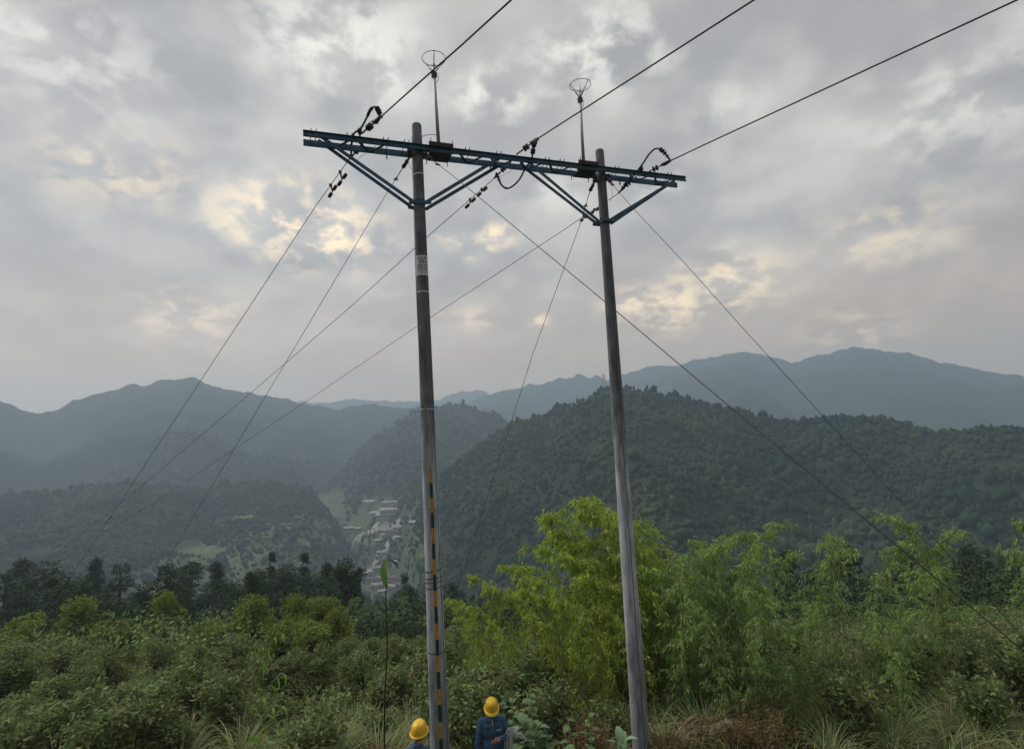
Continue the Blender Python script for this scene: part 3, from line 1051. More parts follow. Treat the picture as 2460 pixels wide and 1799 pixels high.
# broad-leaved weeds with big single leaves
def big_leaf(bm_, base, az, el, ln, wd, cup=.15, mi=0):
    K = 6
    hd = np.array([math.cos(az), math.sin(az), 0])
    sd2 = np.array([-math.sin(az), math.cos(az), 0])
    p = np.array(base, float)
    V, Fc = [], []
    e = el
    for k in range(K + 1):
        t = k / K
        w = wd * math.sin(math.pi * min(.98, .06 + .94 * t) ** .8) * .5 + .002
        up = np.array([0, 0, 1.0]) * math.cos(e) - hd * math.sin(e)
        V += [p + sd2 * w + up * cup * w * 1.2, p + up * 0, p - sd2 * w + up * cup * w * 1.2]
        p = p + (hd * math.cos(e) + np.array([0, 0, 1.0]) * math.sin(e)) * ln / K
        e -= .22
    for k in range(K):
        a = k * 3
        Fc += [(a, a + 1, a + 4, a + 3), (a + 1, a + 2, a + 5, a + 4)]
    bm_.add(V, Fc, mi)


def broad_plant(px, Yd, pyt, nl, ln, wd, label, upright=False, name='broad_leaved_weed', mt=None):
    p = gpt(px, Yd)
    H = float(at(px, pyt, Yd)[2] - p[2]) - .08
    root = empty(name, p, label, 'weed')
    st = MB().rings([p, p + np.array([.02, 0, H * .5]), p + np.array([.0, .02, H])], [.016, .012, .006], 6)
    st.build('stem', M['culm'], root, True)
    for k in range(nl):
        t = .35 + .65 * (k + .5) / nl
        a = k * 2.4 + rng.uniform(-.3, .3)
        b = MB()
        big_leaf(b, p + np.array([0, 0, H * t]), a, rng.uniform(1.15, 1.4) if upright else rng.uniform(.1, .9), ln * rng.uniform(.75, 1.15) * (1.15 - .4 * t), wd * rng.uniform(.8, 1.15))
        b.build('leaf', mt or M['broad'], root, True)
    return root


for k, (px, Yd, H, nl, ln, wd, lab) in enumerate([
        (1265, 11.0, 1700, 16, .36, .20, 'large grey green broad leaved weed right beside the worker with the rope'),
        (1300, 11.2, 1722, 16, .36, .20, 'grey green broad leaved weed second from the worker with the rope'),
        (1325, 11.0, 1752, 13, .34, .19, 'broad leaved weed at the bottom edge, third from the rope worker'),
        (1285, 12.0, 1655, 14, .26, .14, 'smaller broad leaved weed behind the big ones beside the rope worker'),
        (1375, 11.4, 1712, 9, .26, .13, 'broad leaved weed with a star of leaves between worker and right pole'),
        (1425, 11.8, 1704, 9, .28, .12, 'pale star shaped leaf rosette left of the right pole'),
        (1240, 12.0, 1672, 12, .26, .15, 'broad leaved weed behind the left arm of the rope worker'),
        (1215, 12.6, 1660, 12, .22, .12, 'broad leaved weed directly behind the rope worker'),
        (1362, 11.0, 1778, 6, .36, .2, 'pale wide leaf poking up at the bottom edge near the weeds')]):
    broad_plant(px, Yd, H, nl, ln, wd, lab)
broad_plant(1501, 11.3, 1765, 7, .50, .17, 'upright fleshy leaved plant against the foot of the right pole', True, mt=mat('woolly_leaf', (.22, .33, .20), .85, .2, var=(.28, .38, .25), scale=9, trans=.2))

# tall thin stalk with one big hanging leaf, left of the left pole
p0 = gpt(924, 9.7)
top = at(924, 1352, 9.7)
stalk = empty('tall_stalk', p0, 'tall thin dark stalk with one big hanging leaf left of the left pole', 'plant')
cp = curve_pts([p0, at(924, 1700, 9.7), at(930, 1560, 9.7), at(927, 1440, 9.7), at(929, 1385, 9.7), top], 30)
MB().rings(cp, list(np.linspace(.016, .006, len(cp))), 6).build('stem', mat('dark_stalk', (.035, .035, .022), .8), stalk, True)
b = MB()
big_leaf(b, at(927, 1346, 9.7), -2.0, -1.15, .52, .135, .3)
b.build('leaf', mat('hanging_leaf', (.16, .30, .06), .6, trans=.35), stalk, True)
for (dx, dy, a_, l_) in ((3, -4, .3, .34), (2, -2, -.5, .30), (-2, -2, 2.6, .2)):
    b = MB()
    big_leaf(b, at(927 + dx, 1348 + dy, 9.7), a_, .1, l_, .045, .3)
    b.build('leaf', M['leaf_bamboo_dark'], stalk, True)
# bare sapling between the worker and the right pole
sp = gpt(1354, 11.5)
sap = empty('bare_sapling', sp, 'thin bare dark sapling standing between the rope worker and right pole', 'sapling')
MB().rings([sp, at(1354, 1700, 11.5), at(1352, 1570, 11.5)], [.018, .014, .008], 6).build('stem', M['bark'], sap, True)
for k in range(7):
    b = MB()
    big_leaf(b, at(1353, 1625 + k * 12, 11.5), k * 2.1, .1, .16, .035)
    b.build('leaf', M['straw'], sap, True)
# silver grass plumes
for k, (px, py, Yd, lab) in enumerate([(1715, 1740, 12.0, 'fluffy cream seed plume bending over at the bottom right'), (1350, 1500, 14.5, 'pale seed plume in the straw grass between the poles'),
                                       (855, 1590, 14.5, 'pale upright seed head left of the left pole, higher one'), (915, 1650, 13.0, 'reddish seed head behind the tall thin stalk'), (985, 1640, 13.4, 'pale seed head just left of the left pole')]):
    g0 = gpt(px + 35 if k == 0 else px - 5, Yd)
    t0 = at(px, py, Yd)
    pl_ = empty('seed_plume', g0, lab, 'seed plume')
    cp = curve_pts([g0, g0 * .5 + t0 * .5 + np.array([.05, 0, .1]), t0], 12)
    MB().rings(cp, .005, 5).build('stem', M['straw'], pl_)
    n = 700 if k == 0 else 260
    u = rng.random(n)
    ln_ = .5 if k == 0 else .26
    dirp = np.array([-.8, 0, .1]) if k == 0 else np.array([.2, 0, .95])
    if k == 0:
        base = t0 + np.array([.35, 0, .02]) + dirp * (u * ln_)[:, None] + np.array([0, 0, -.22]) * (u ** 2)[:, None] + rng.normal(0, .025, (n, 3))
    else:
        base = t0 + dirp * (u * ln_)[:, None] + rng.normal(0, .014, (n, 3))
    V, Fc = leaf_quads(base, dirp + rng.normal(0, .5, (n, 3)) - np.array([0, 0, .4]), .05, .012)
    tag(lm('plume', V, Fc, M['plume'], pl_, tint=tint_leaves(n)), kind='stuff')
# bright bamboo spray reaching in at the left edge of the photograph
for k, (px, py, Yd) in enumerate([(668, 1530, 9.5), (672, 1625, 9.2), (664, 1700, 9.0)]):
    g0 = gpt(560, Yd)
    t0 = at(px - 8, py, Yd)
    b_ = empty('young_bamboo', g0, ['upper', 'middle', 'lowest'][k] + ' bright green bamboo spray reaching in from the left', 'bamboo')
    cp = curve_pts([g0, g0 * .4 + t0 * .6 + np.array([-.15, 0, .25]), t0, t0 + np.array([.25, 0, -.05])], 14)
    MB().rings(cp, .006, 5).build('culm', M['culm'], b_)
    for j in range(11):
        bb = MB()
        big_leaf(bb, cp[min(4 + j % 7, len(cp) - 1)], rng.uniform(-.9, .9) - .3, rng.uniform(-1.0, .1), rng.uniform(.15, .24), .032, .2)
        bb.build('leaf', mat('bright_leaf', (.20, .38, .05), .6, trans=.45) if (k, j) == (0, 0) else bpy.data.materials['bright_leaf'], b_, True)

# ------------------------------------------------------------------ village, roads, fields in the valley
def ribbon(name, pts, w, material, label=None, lift=1.3):
    P_ = [hit(a, b_, 150) for a, b_ in pts]
    C_ = curve_pts(P_, 60)
    V, Fc = [], []
    for k, p in enumerate(C_):
        t = C_[min(k + 1, len(C_) - 1)] - C_[max(k - 1, 0)]
        s = np.array([t[1], -t[0], 0])
        s /= np.linalg.norm(s) + 1e-9
        for e in (-1, 1):
            q_ = p + s * w / 2 * e
            V.append((q_[0], q_[1], float(terrain(q_[0], q_[1])) + lift + w * .03))
    for k in range(len(C_) - 1):
        Fc.append((2 * k, 2 * k + 1, 2 * k + 3, 2 * k + 2))
    o = link_mesh(name, V, Fc, material)
    return tag(o, label, kind='structure')


ribbon('road', [(845, 1316), (860, 1302), (885, 1285), (902, 1272), (930, 1268), (960, 1262)], 6, M['road'])
ribbon('road', [(862, 1388), (880, 1376), (900, 1352), (918, 1340), (925, 1325), (935, 1305), (950, 1290)], 8, M['road'])
for pts_ in ([(640, 1264), (690, 1262), (730, 1258), (765, 1253)], [(650, 1274), (690, 1272), (715, 1270)], [(705, 1243), (740, 1240), (758, 1244)], [(760, 1268), (800, 1262)], [(740, 1290), (790, 1300), (815, 1312)],
             [(850, 1318), (880, 1308), (905, 1300)], [(700, 1300), (745, 1312)], [(560, 1250), (610, 1247)], [(600, 1290), (655, 1287)]):
    ribbon('path', pts_, 6, M['crop'])


def house(px, py, w, d, h, gable=True, pale=False, rz=0.0, label='', stor=2):
    p = hit(px, py, 150)
    f_ = .74 if py > 1260 else 1.0
    w, d, h = w * f_, d * f_, h * f_
    root = empty('house', p, label, 'house')
    ca, sa = math.cos(rz), math.sin(rz)
    ax, ay = np.array([ca, sa, 0]), np.array([-sa, ca, 0])
    z = np.array([0, 0, 1.0])
    MB().obox(p + z * (h / 2 - 1), [ax * w / 2, ay * d / 2, z * (h / 2 + 1)]).build('wall', M['wall_pale'] if pale else M['wall'], root)
    b = MB()
    if gable:
        o_ = .5
        V = [p + z * (h + .02) + ax * (w / 2 + o_) * i + ay * (d / 2 + o_) * j for i in (-1, 1) for j in (-1, 1)] + [p + z * (h + d * .28) + ax * (w / 2 + o_) * i for i in (-1, 1)]
        b.add(V, [(0, 2, 5, 4), (1, 4, 5, 3), (0, 4, 1), (2, 3, 5), (0, 1, 3, 2)])
    else:
        b.obox(p + z * (h + .2), [ax * (w / 2 + .3), ay * (d / 2 + .3), z * .18])
    b.build('roof', M['roof_pale'] if pale else M['roof'], root)
    for i in range(max(2, int(w // 3.5))):
        for s_ in range(stor):
            q_ = p + ax * (-w / 2 + 1.8 + i * (w - 3.6) / max(1, int(w // 3.5) - 1)) - ay * (d / 2 + .03) + z * (1.6 + 3 * s_)
            MB().obox(q_, [ax * .7, ay * .05, z * .65]).build('window', M['glass'], root)
    return root


H_ = [(938, 1226, 17, 10, 10, False, True, .1, 'tall pale block at the far end of the valley village'),
      (938, 1234, 22, 8, 4, True, True, .15, 'long white roofed shed just below the tall pale block'),
      (922, 1243, 16, 7, 3, True, True, -.05, 'white roofed shed left of the long shed in the valley'),
      (903, 1240, 12, 7, 4, True, True, .0, 'small white roofed shed at the left end of the shed row'),
      (878, 1212, 8, 7, 5, False, True, 0, 'tiny white house farthest left on the valley wall'),
      (888, 1213, 11, 7, 4, True, True, 0, 'small white house beside the tiny one on the valley wall'),
      (838, 1275, 15, 8, 5, True, True, .1, 'pale farmhouse left of the valley road, larger one'),
      (860, 1276, 9, 6, 4, True, True, 0, 'small pale farmhouse left of the valley road'),
      (926, 1292, 14, 8, 5, True, True, .6, 'pale house beside the bend of the valley road'),
      (945, 1282, 22, 9, 5, True, False, 0, 'long brown grey house above the road bend'),
      (958, 1272, 14, 8, 4, True, True, .2, 'pale house on the right above the road bend'),
      (955, 1296, 8, 6, 4, True, True, .2, 'small hut right of the road bend'),
      (997, 1262, 12, 7, 4, True, True, -.2, 'lone white roofed house just left of the left pole'),
      (908, 1305, 11, 8, 4, True, True, .5, 'pale house below the road bend'),
      (917, 1334, 13, 7, 5, True, True, .2, 'white roofed house at the top of the near village'),
      (951, 1358, 8, 6, 5, False, True, .5, 'small bright white house on the right of the near village'),
      (906, 1372, 12, 7, 5, True, True, .5, 'white roofed house beside the near village road'),
      (872, 1392, 12, 9, 8, False, True, .7, 'bright pale building at the left end of the near village'),
      (884, 1386, 11, 9, 7, False, True, .7, 'second bright pale building at the left of the near village'),
      (895, 1400, 11, 8, 6, True, False, .1, 'grey roofed house behind the hanging leaf, left one'),
      (912, 1398, 10, 8, 6, True, True, .3, 'pale house in the middle of the near village'),
      (905, 1415, 13, 8, 6, True, True, .1, 'pale house low in the near village, left one'),
      (928, 1408, 11, 8, 6, True, False, -.1, 'grey roofed house in the middle of the near village'),
      (944, 1400, 14, 8, 7, True, False, .2, 'brownish house on the right of the near village'),
      (946, 1420, 12, 8, 6, True, True, 0, 'pale house low in the near village, right one'),
      (925, 1424, 16, 6, 3, True, True, .2, 'low white roofed shed at the front of the near village'),
      (960, 1412, 10, 7, 5, True, False, .2, 'small grey house at the right edge of the near village')]
for a in H_:
    house(*a[:8], label=a[8], stor=2 if a[4] >= 6 else 1)

# faint pylon on the crest of the right hill
pp = hit(1452, 933, 300, 700) if True else None
py_ = empty('pylon', pp, 'faint lattice pylon on the crest of the big hill left of the right pole', 'pylon')
for sx in (-1, 1):
    for sy in (-1, 1):
        MB().rings([pp + np.array([sx * 1.5, sy * 1.5, -1]), pp + np.array([sx * .25, sy * .25, 13])], .12, 4).build('leg', M['guy'], py_)
for k, (zz, w_) in enumerate([(9.5, 3.2), (11.5, 2.6)]):
    MB().box(pp + np.array([0, 0, zz]), (w_ * 2, .25, .25)).build('cross_arm', M['guy'], py_)

# ------------------------------------------------------------------ poles
LP, RP = at(1001, 302, 10.75), at(1440.4, 364, 12.15)


def pole(top_, zb, label):
    root = empty('concrete_pole', (top_[0], top_[1], zb), label, 'utility pole', 'concrete poles')
    n = 26
    zs = np.linspace(0, 1, n)
    ln = top_[2] - zb + .6
    pts = [np.array([top_[0], top_[1], top_[2]]) - np.array([0, 0, ln * t]) for t in zs]
    rad = [.095 + (ln * t) / 75 / 2 for t in zs]
    pts = [pts[0] + np.array([0, 0, .03])] + pts
    rad = [.078] + rad
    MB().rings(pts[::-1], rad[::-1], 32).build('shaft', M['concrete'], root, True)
    return root


zLb, zRb = float(terrain(LP[0], LP[1])), float(terrain(RP[0], RP[1]))
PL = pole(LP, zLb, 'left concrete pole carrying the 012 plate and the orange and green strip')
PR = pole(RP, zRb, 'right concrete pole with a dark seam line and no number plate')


def prad(P_, z):
    return .095 + (P_[2] - z) / 150


def on_pole(P_, z, ang, extra=0.0):
    """surface point; ang 0 faces the camera, positive to the right"""
    base = math.atan2(-P_[0], -P_[1])
    r = prad(P_, z) + extra
    d_ = np.array([math.sin(base - ang), math.cos(base - ang), 0])
    return np.array([P_[0], P_[1], z]) + d_ * r


def z_of(P_, py):
    lo, hi = -8, 8
    for _ in range(40):
        mid_ = (lo + hi) / 2
        q_ = np.array([P_[0], P_[1], mid_])
        yy = 899.5 - FPX * (q_ @ _U) / (q_ @ _F)
        if yy > py:
            lo = mid_
        else:
            hi = mid_
    return lo


# mould seams
for root, P_, an in ((PL, LP, .95), (PR, RP, .42)):
    zs = np.linspace(P_[2] - .3, zRb - .3, 30)
    MB().rings([on_pole(P_, z, an, -.004) for z in zs], .010, 6).build('seam', M['seam'], root, True)


def band(root, P_, z, h, material, name, a0=0.0, a1=2 * math.pi, extra=.004, tilt=0.0, n=40):
    V, Fc = [], []
    full = abs(a1 - a0 - 2 * math.pi) < 1e-3
    for k in range(n + 1):
        a = a0 + (a1 - a0) * k / n
        for e, zz in ((extra, z + h / 2), (extra, z - h / 2), (-.004, z - h / 2), (-.004, z + h / 2)):
            V.append(on_pole(P_, zz + tilt * math.sin(a), a, e))
    for k in range(n):
        for j in range(4):
            Fc.append((k * 4 + j, k * 4 + (j + 1) % 4, (k + 1) * 4 + (j + 1) % 4, (k + 1) * 4 + j))
    return link_mesh(name, V, Fc, material, root)


for py, m_, t_ in ((421, 'strap', .01), (703, 'strap', .0), (983, 'strap', 0), (1212, 'strap', .03), (1368, 'dark', .02), (1562, 'dark', .0)):
    band(PL, LP, z_of(LP, py), .016, M[m_], 'strap', tilt=t_)
for py in (1385, 1395, 1408):
    band(PL, LP, z_of(LP, py), .012, M['rust'], 'strap', tilt=.01)
for root, P_, pys in ((PL, LP, (362, 372, 487)), (PR, RP, (425, 434, 534))):
    for py in pys:
        z = z_of(P_, py)
        band(root, P_, z, .07, M['dark'], 'clamp', extra=.012)
        for s_ in (-1, 1):
            q_ = on_pole(P_, z, s_ * 1.45, .05)
            MB().box(q_, (.10, .03, .07)).build('clamp_lug', M['dark'], root)

# ground lead: yellow-green cable and striped protective strip
zs_ = [z_of(LP, v) for v in (330, 430, 560, 700, 850, 890, 960, 1000, 1060, 1100, 1122)]
an_ = [-1.35, -1.4, -1.35, -1.3, -1.0, -.9, -.35, -.3, -.35, -.1, .12]
MB().rings(curve_pts([on_pole(LP, z, a, .012) for z, a in zip(zs_, an_)], 60), .007, 6).build('ground_cable', M['cable'], PL, True)
ed = [1122, 1158, 1194, 1229, 1265, 1301, 1338, 1375, 1413, 1450, 1490, 1528, 1566, 1604, 1644, 1681, 1722, 1762, 1830]
strip = None
for k in range(len(ed) - 1):
    z0, z1 = z_of(LP, ed[k]), z_of(LP, ed[k + 1])
    if k == len(ed) - 2:
        z1 = zLb - .1
    b = MB()
    a0 = .12 + .0
    zz = np.linspace(z0, z1, 4)
    V, Fc = [], []
    for z in zz:
        for (aa, ee) in ((-.19, -.002), (-.17, .014), (.17, .014), (.19, -.002)):
            V.append(on_pole(LP, z, a0 + aa, ee))
    for i in range(3):
        for j in range(3):
            Fc.append((i * 4 + j, i * 4 + j + 1, (i + 1) * 4 + j + 1, (i + 1) * 4 + j))
    b.add(V, Fc)
    b.build('ground_strip', M['orange'] if k % 2 == 0 else M['green'], PL, True)

# number plate on the left pole
zt, zb_ = z_of(LP, 617), z_of(LP, 665)
plate = empty('number_plate', (LP[0], LP[1], (zt + zb_) / 2), 'curved white plate numbered 012 strapped to the left pole', 'number plate')
pl = band(plate, LP, (zt + zb_) / 2, zt - zb_, M['plate'], 'panel', -1.15, 1.15, .006, n=24)
for z, m_ in ((zt - .015, 'strap'), (zb_ + .012, 'strap')):
    band(plate, LP, z, .012, M[m_], 'edge_strap', -1.2, 1.2, .009, n=24)


def stroke(b, pts, zc, ac, sz, w=.010):
    """lettering stroke on the curved plate: pts in letter units"""
    r = prad(LP, zc)
    for (x0, y0), (x1, y1) in zip(pts[:-1], pts[1:]):
        n = 3
        for k in range(n):
            s0, s1 = k / n, (k + 1) / n
            A = ((x0 + (x1 - x0) * s0) * sz, (y0 + (y1 - y0) * s0) * sz)
            B = ((x0 + (x1 - x0) * s1) * sz, (y0 + (y1 - y0) * s1) * sz)
            pa, pb = on_pole(LP, zc + A[1], ac + A[0] / r, .010), on_pole(LP, zc + B[1], ac + B[0] / r, .010)
            b.bar(pa, pb, w, .003, up=pa - np.array([LP[0], LP[1], pa[2]]))


zc = z_of(LP, 645)
b = MB()
stroke(b, [(.0, .5), (-.3, .35), (-.3, -.35), (0, -.5), (.3, -.35), (.3, .35), (0, .5)], zc, -.52, .08)
b.build('digit', M['ink'], plate)
b = MB()
stroke(b, [(-.2, .3), (.02, .5), (.02, -.5)], zc, .02, .08)
b.build('digit', M['ink'], plate)
b = MB()
stroke(b, [(-.3, .3), (-.1, .5), (.2, .45), (.28, .2), (-.3, -.5), (.32, -.5)], zc, .56, .08)
b.build('digit', M['ink'], plate)
glyphs = [[(-.3, .4), (.3, .4)], [(0, .5), (0, -.5)], [(-.4, 0), (.4, 0)], [(-.3, -.4), (.35, -.45)], [(-.3, .1), (-.35, -.4)], [(.2, .2), (.35, -.3)]]
for (pyc, ang, sel) in ((632, -.25, (0, 1, 2, 3)), (632, .25, (1, 2, 4, 5, 0)), (624, -.6, (0, 2, 4)), (624, -.05, (1, 3, 5)), (624, .55, (0, 1, 2))):
    b = MB()
    for i in sel:
        stroke(b, glyphs[i], z_of(LP, pyc), ang, .045, .006)
    b.build('character', M['ink'], plate)

# ------------------------------------------------------------------ crossarm
ud = np.array([RP[0] - LP[0], RP[1] - LP[1], 0])
ud /= np.linalg.norm(ud)
wd_ = np.array([-ud[1], ud[0], 0])           # away from the camera


def on_plane(px, py, P0, nrm):
    d = ray(px, py)
    return d * ((P0 @ nrm) / (d @ nrm))


def on_arm(px, py, w=0.0):
    return on_plane(px, py, np.array([LP[0], LP[1], 0]) + wd_ * w, wd_)


def s_of(p):
    return (p - np.array([LP[0], LP[1], 0])) @ ud


WN, WF = -.15, .17
e0, e1 = on_arm(728, 322, WN), on_arm(1647, 430, WN)
zarm = (e0[2] + e1[2]) / 2
s0_, s1_ = s_of(e0), s_of(e1)
O = np.array([LP[0], LP[1], 0.0])


def A(s, w, dz_=0.0):
    return O + ud * s + wd_ * w + np.array([0, 0, zarm + dz_])


arm = empty('crossarm', A((s0_ + s1_) / 2, 0, 0), 'long dark blue steel double crossarm bolted across both poles', 'crossarm')
up_ = np.array([0, 0, 1.0])
for w, sgn in ((WN, -1), (WF, 1)):
    b = MB()
    # C-channel: web + two flanges
    b.obox(A((s0_ + s1_) / 2, w, 0), [ud * (s1_ - s0_) / 2, wd_ * .004, up_ * .057])
    b.obox(A((s0_ + s1_) / 2, w + sgn * .022, .0535), [ud * (s1_ - s0_) / 2, wd_ * .0175, up_ * .0033])
    b.obox(A((s0_ + s1_) / 2, w + sgn * .022, -.0535), [ud * (s1_ - s0_) / 2, wd_ * .0175, up_ * .0033])
    b.build('beam', M['steel'], arm)
# lattice pieces between the beams
sL, sR = 0.0, s_of(np.array([RP[0], RP[1], 0]))
lat = []
s = s0_ + .35
while s < s1_ - .3:
    if min(abs(s + .2 - sL), abs(s + .2 - sR)) > .38:
        lat += [(s, s + .2), (s + .44, s + .24)]
    s += .66
for a, b2 in lat:
    MB().bar(A(a, WN + .012, -.045), A(b2, WF - .012, -.045), .05, .008).build('lattice_bar', M['steel'], arm)
# bolts that stick up over the upper edge
for px in (752, 838, 925, 975, 1120, 1195, 1310, 1345, 1475, 1600):
    s = s_of(on_arm(px, 330, WN))
    b = MB()
    for dx in (-.045, .045):
        b.bar(A(s + dx, WN - .01, .045), A(s + dx + .02, WN - .01, .115), .018, .02, up=wd_)
        b.cyl(A(s + dx, WN - .03, -.02), A(s + dx, WF + .03, -.02), .008, n=6)
    b.build('bolt', M['strap'] if px < 760 else M['steel'], arm)
for px in (928, 1175, 1482):
    s = s_of(on_arm(px, 350, WF))
    MB().bar(A(s, WF - .01, .02), A(s, WF - .01, -.16), .03, .02, up=ud).build('bracket', M['dark'], arm)


# braces
def brace(pa, pb, w_):
    b = MB()
    p0, p1 = on_arm(*pa, w_), on_arm(*pb, w_)
    d = unit(p1 - p0)
    nn = np.cross(d, wd_)
    mid_ = (p0 + p1) / 2
    h = np.linalg.norm(p1 - p0) / 2
    b.obox(mid_, [d * h, wd_ * .0035, nn * .035])
    b.obox(mid_ + nn * (.0325 if nn[2] > 0 else -.0325) + wd_ * .028, [d * h, wd_ * .024, nn * .003])
    b.build('brace', M['steel'], arm)


zN, zF = WN - .012, WF + .012
brace((756, 318), (995, 486), zN)
brace((764, 337), (995, 502), zF)
brace((1213, 372), (1024, 486), zN)
brace((1207, 393), (1024, 502), zF)
brace((1264, 385), (1440, 533), zN)
brace((1248, 394), (1438, 541), zF)
brace((1621, 434), (1464, 530), zN)
brace((1605, 444), (1466, 538), zF)
for (Pp, pyv) in ((LP, 492), (RP, 534)):
    z = z_of(Pp, pyv)
    for w_ in (zN, zF):
        c0 = np.array([Pp[0], Pp[1], z]) + wd_ * w_
        MB().obox(c0, [ud * .2, wd_ * .006, up_ * .03]).build('brace_plate', M['steel'], arm)


# ------------------------------------------------------------------ lightning masts with ring tops
def mast(pb, pt, cring, rw, rh, box0, box1, label, spin):
    pbm, ptm = on_arm(*pb, WN - .03), on_arm(*pt, WN - .03)
    ptm = np.array([ptm[0], ptm[1], ptm[2]])
    root = empty('lightning_rod', pbm, label, 'lightning rod', 'ring topped lightning rods')
    MB().rings([pbm - up_ * .1, pbm * .5 + ptm * .5, ptm], [.037, .032, .030], 16).build('mast', M['mast'], root, True)
    MB().cyl(ptm - up_ * .0, ptm + up_ * .09, .055, .062, 12).build('head_box', M['dark'], root)
    hd = ptm + up_ * .09
    cr = on_arm(*cring, WN - .03)
    R_ = rw / 2 / FPX * cr[1] / math.cos(math.atan2(cr[0], cr[1]))
    n = 40
    ringp = [cr + np.array([math.cos(t), math.sin(t), 0]) * R_ for t in np.linspace(0, 2 * math.pi, n + 1)]
    MB().rings(ringp, .0065, 6, False).build('ring', M['dark'], root, True)
    cen = hd * .45 + cr * .55
    for k in range(3):
        t = spin + k * 2 * math.pi / 3
        rp = cr + np.array([math.cos(t), math.sin(t), 0]) * R_
        b_ = MB()
        b_.cyl(hd, hd * .55 + rp * .45, .012, .012, 6)
        b_.cyl(hd * .55 + rp * .45, rp, .006, .006, 6)
        b_.ball(rp, .014, 8)
        b_.build('spoke', M['dark'], root)
        q_ = hd * .35 + rp * .65
        MB().cyl(cen, q_, .005, .005, 5).build('stay_rod', M['dark'], root)
    b_ = MB()
    b_.cyl(hd, cen + up_ * .05, .016, .010, 8)
    b_.cyl(cen + up_ * .05, cr + up_ * .10, .006, .002, 6)
    b_.build('spike', M['dark'], root)
    cb = curve_pts([hd + ud * .05, hd + ud * .09 - up_ * .07, hd + ud * .06 - up_ * .17, hd + ud * .03 - up_ * .22], 12)
    MB().rings(cb, .006, 5).build('lead', M['dark'], root)
    # steel seat box clamped on the beams
    s_a, s_b = s_of(on_arm(box0[0], box0[1], WN)), s_of(on_arm(box1[0], box1[1], WN))
    cs = (s_a + s_b) / 2
    hw = (s_b - s_a) / 2
    MB().obox(A(cs, WN - .05, .085), [ud * hw, wd_ * .006, up_ * .045]).build('seat_plate', M['rust'], root)
    MB().obox(A(cs, 0, -.075), [ud * (hw - .03), wd_ * .20, up_ * .006]).build('base_plate', M['dark'], root)
    for e in (-1, 1):
        for f in (-.25, .24):
            MB().cyl(A(cs + e * (hw - .03), f, .17), A(cs + e * (hw - .03), f, -.14), .008, n=6).build('clamp_bolt', M['rust'], root)
    return root


mast((1053, 330), (1043, 186), (1042, 141), 59, 40, (1029, 340), (1087, 340), 'left lightning rod with a wire ring top next to the left pole', .7)
mast((1401, 376), (1394, 246), (1394, 205), 53, 40, (1387, 385), (1434, 385), 'right lightning rod with a wire ring top next to the right pole', 1.25)
cb = curve_pts([on_pole(LP, z_of(LP, 330), 1.2, .01), on_arm(1030, 324, -.15), on_arm(1045, 324, -.15), on_arm(1053, 329, -.15)], 14)
MB().rings(cb, .006, 5).build('bonding_lead', M['dark'], PL)

# ------------------------------------------------------------------ conductors, insulators, jumpers, guys
VO = np.array([-.735, .678, 0])       # down the valley
VI = np.array([.66, -.75, 0])         # back over the photographer's hill


def nrm_of(v):
    return np.array([v[1], -v[0], 0])


def strain_string(pts, label, big=.068, wedge=True, clamp_len=.2):
    """pts: start at arm, ..., end at conductor clamp"""
    root = empty('strain_insulator', pts[0], label, 'insulator', 'strain insulators at the crossarm')
    a, b_ = np.array(pts[0]), np.array(pts[-1])
    d = b_ - a
    Ln = np.linalg.norm(d)
    d = d / Ln
    bb = MB()
    bb.cyl(a, a + d * Ln * .62, .010, .010, 6)
    for t in (.06, .16, .26):
        bb.ball(a + d * Ln * t, (.024, .024, .024), 8)
    bb.build('shackle', M['dark'], root)
    n = 3
    for k in range(2):
        c_ = a + d * Ln * (.40 + .11 * k)
        MB().lathe(c_ - d * .025, d, [(0, .018), (.008, big * .75), (.02, big), (.034, big * .8), (.045, .018)], 14).build('disc', M['porcelain'], root, True)
    bb = MB()
    bb.cyl(a + d * Ln * .6, a + d * Ln * .72, .016, .022, 8)
    if wedge:
        bb.rings([a + d * Ln * .68, a + d * Ln * .76, a + d * Ln * .9, b_], [.022, .046, .038, .018], 10)
        side = unit(np.cross(d, up_))
        bb.bar(a + d * Ln * .72 - side * .07, a + d * Ln * .72 + side * .07, .02, .02)
    else:
        bb.cyl(a + d * Ln * .72, b_, .022, .014, 8)
    bb.build('clamp', M['dark'], root, True)
    return root


def wire(name, p0, px_pts, v, ext, label, cat, r, group, sag=.0, endz=None):
    nn = nrm_of(v)
    pts = [np.array(p0)] + [on_plane(a, b_, np.array(p0), nn) for a, b_ in px_pts]
    last, prev = pts[-1], pts[-2]
    d = (last - prev) / np.linalg.norm((last - prev)[:2])
    if isinstance(ext, (int, float)):
        for k in range(1, 9):
            t = ext * k / 8
            pts.append(last + d * t + np.array([0, 0, sag * t * t]))
    o = MB().rings(pts, r, 6).build(name, M['guy'] if cat == 'guy wire' else M['wire'], None)
    return tag(o, label, cat, group), pts


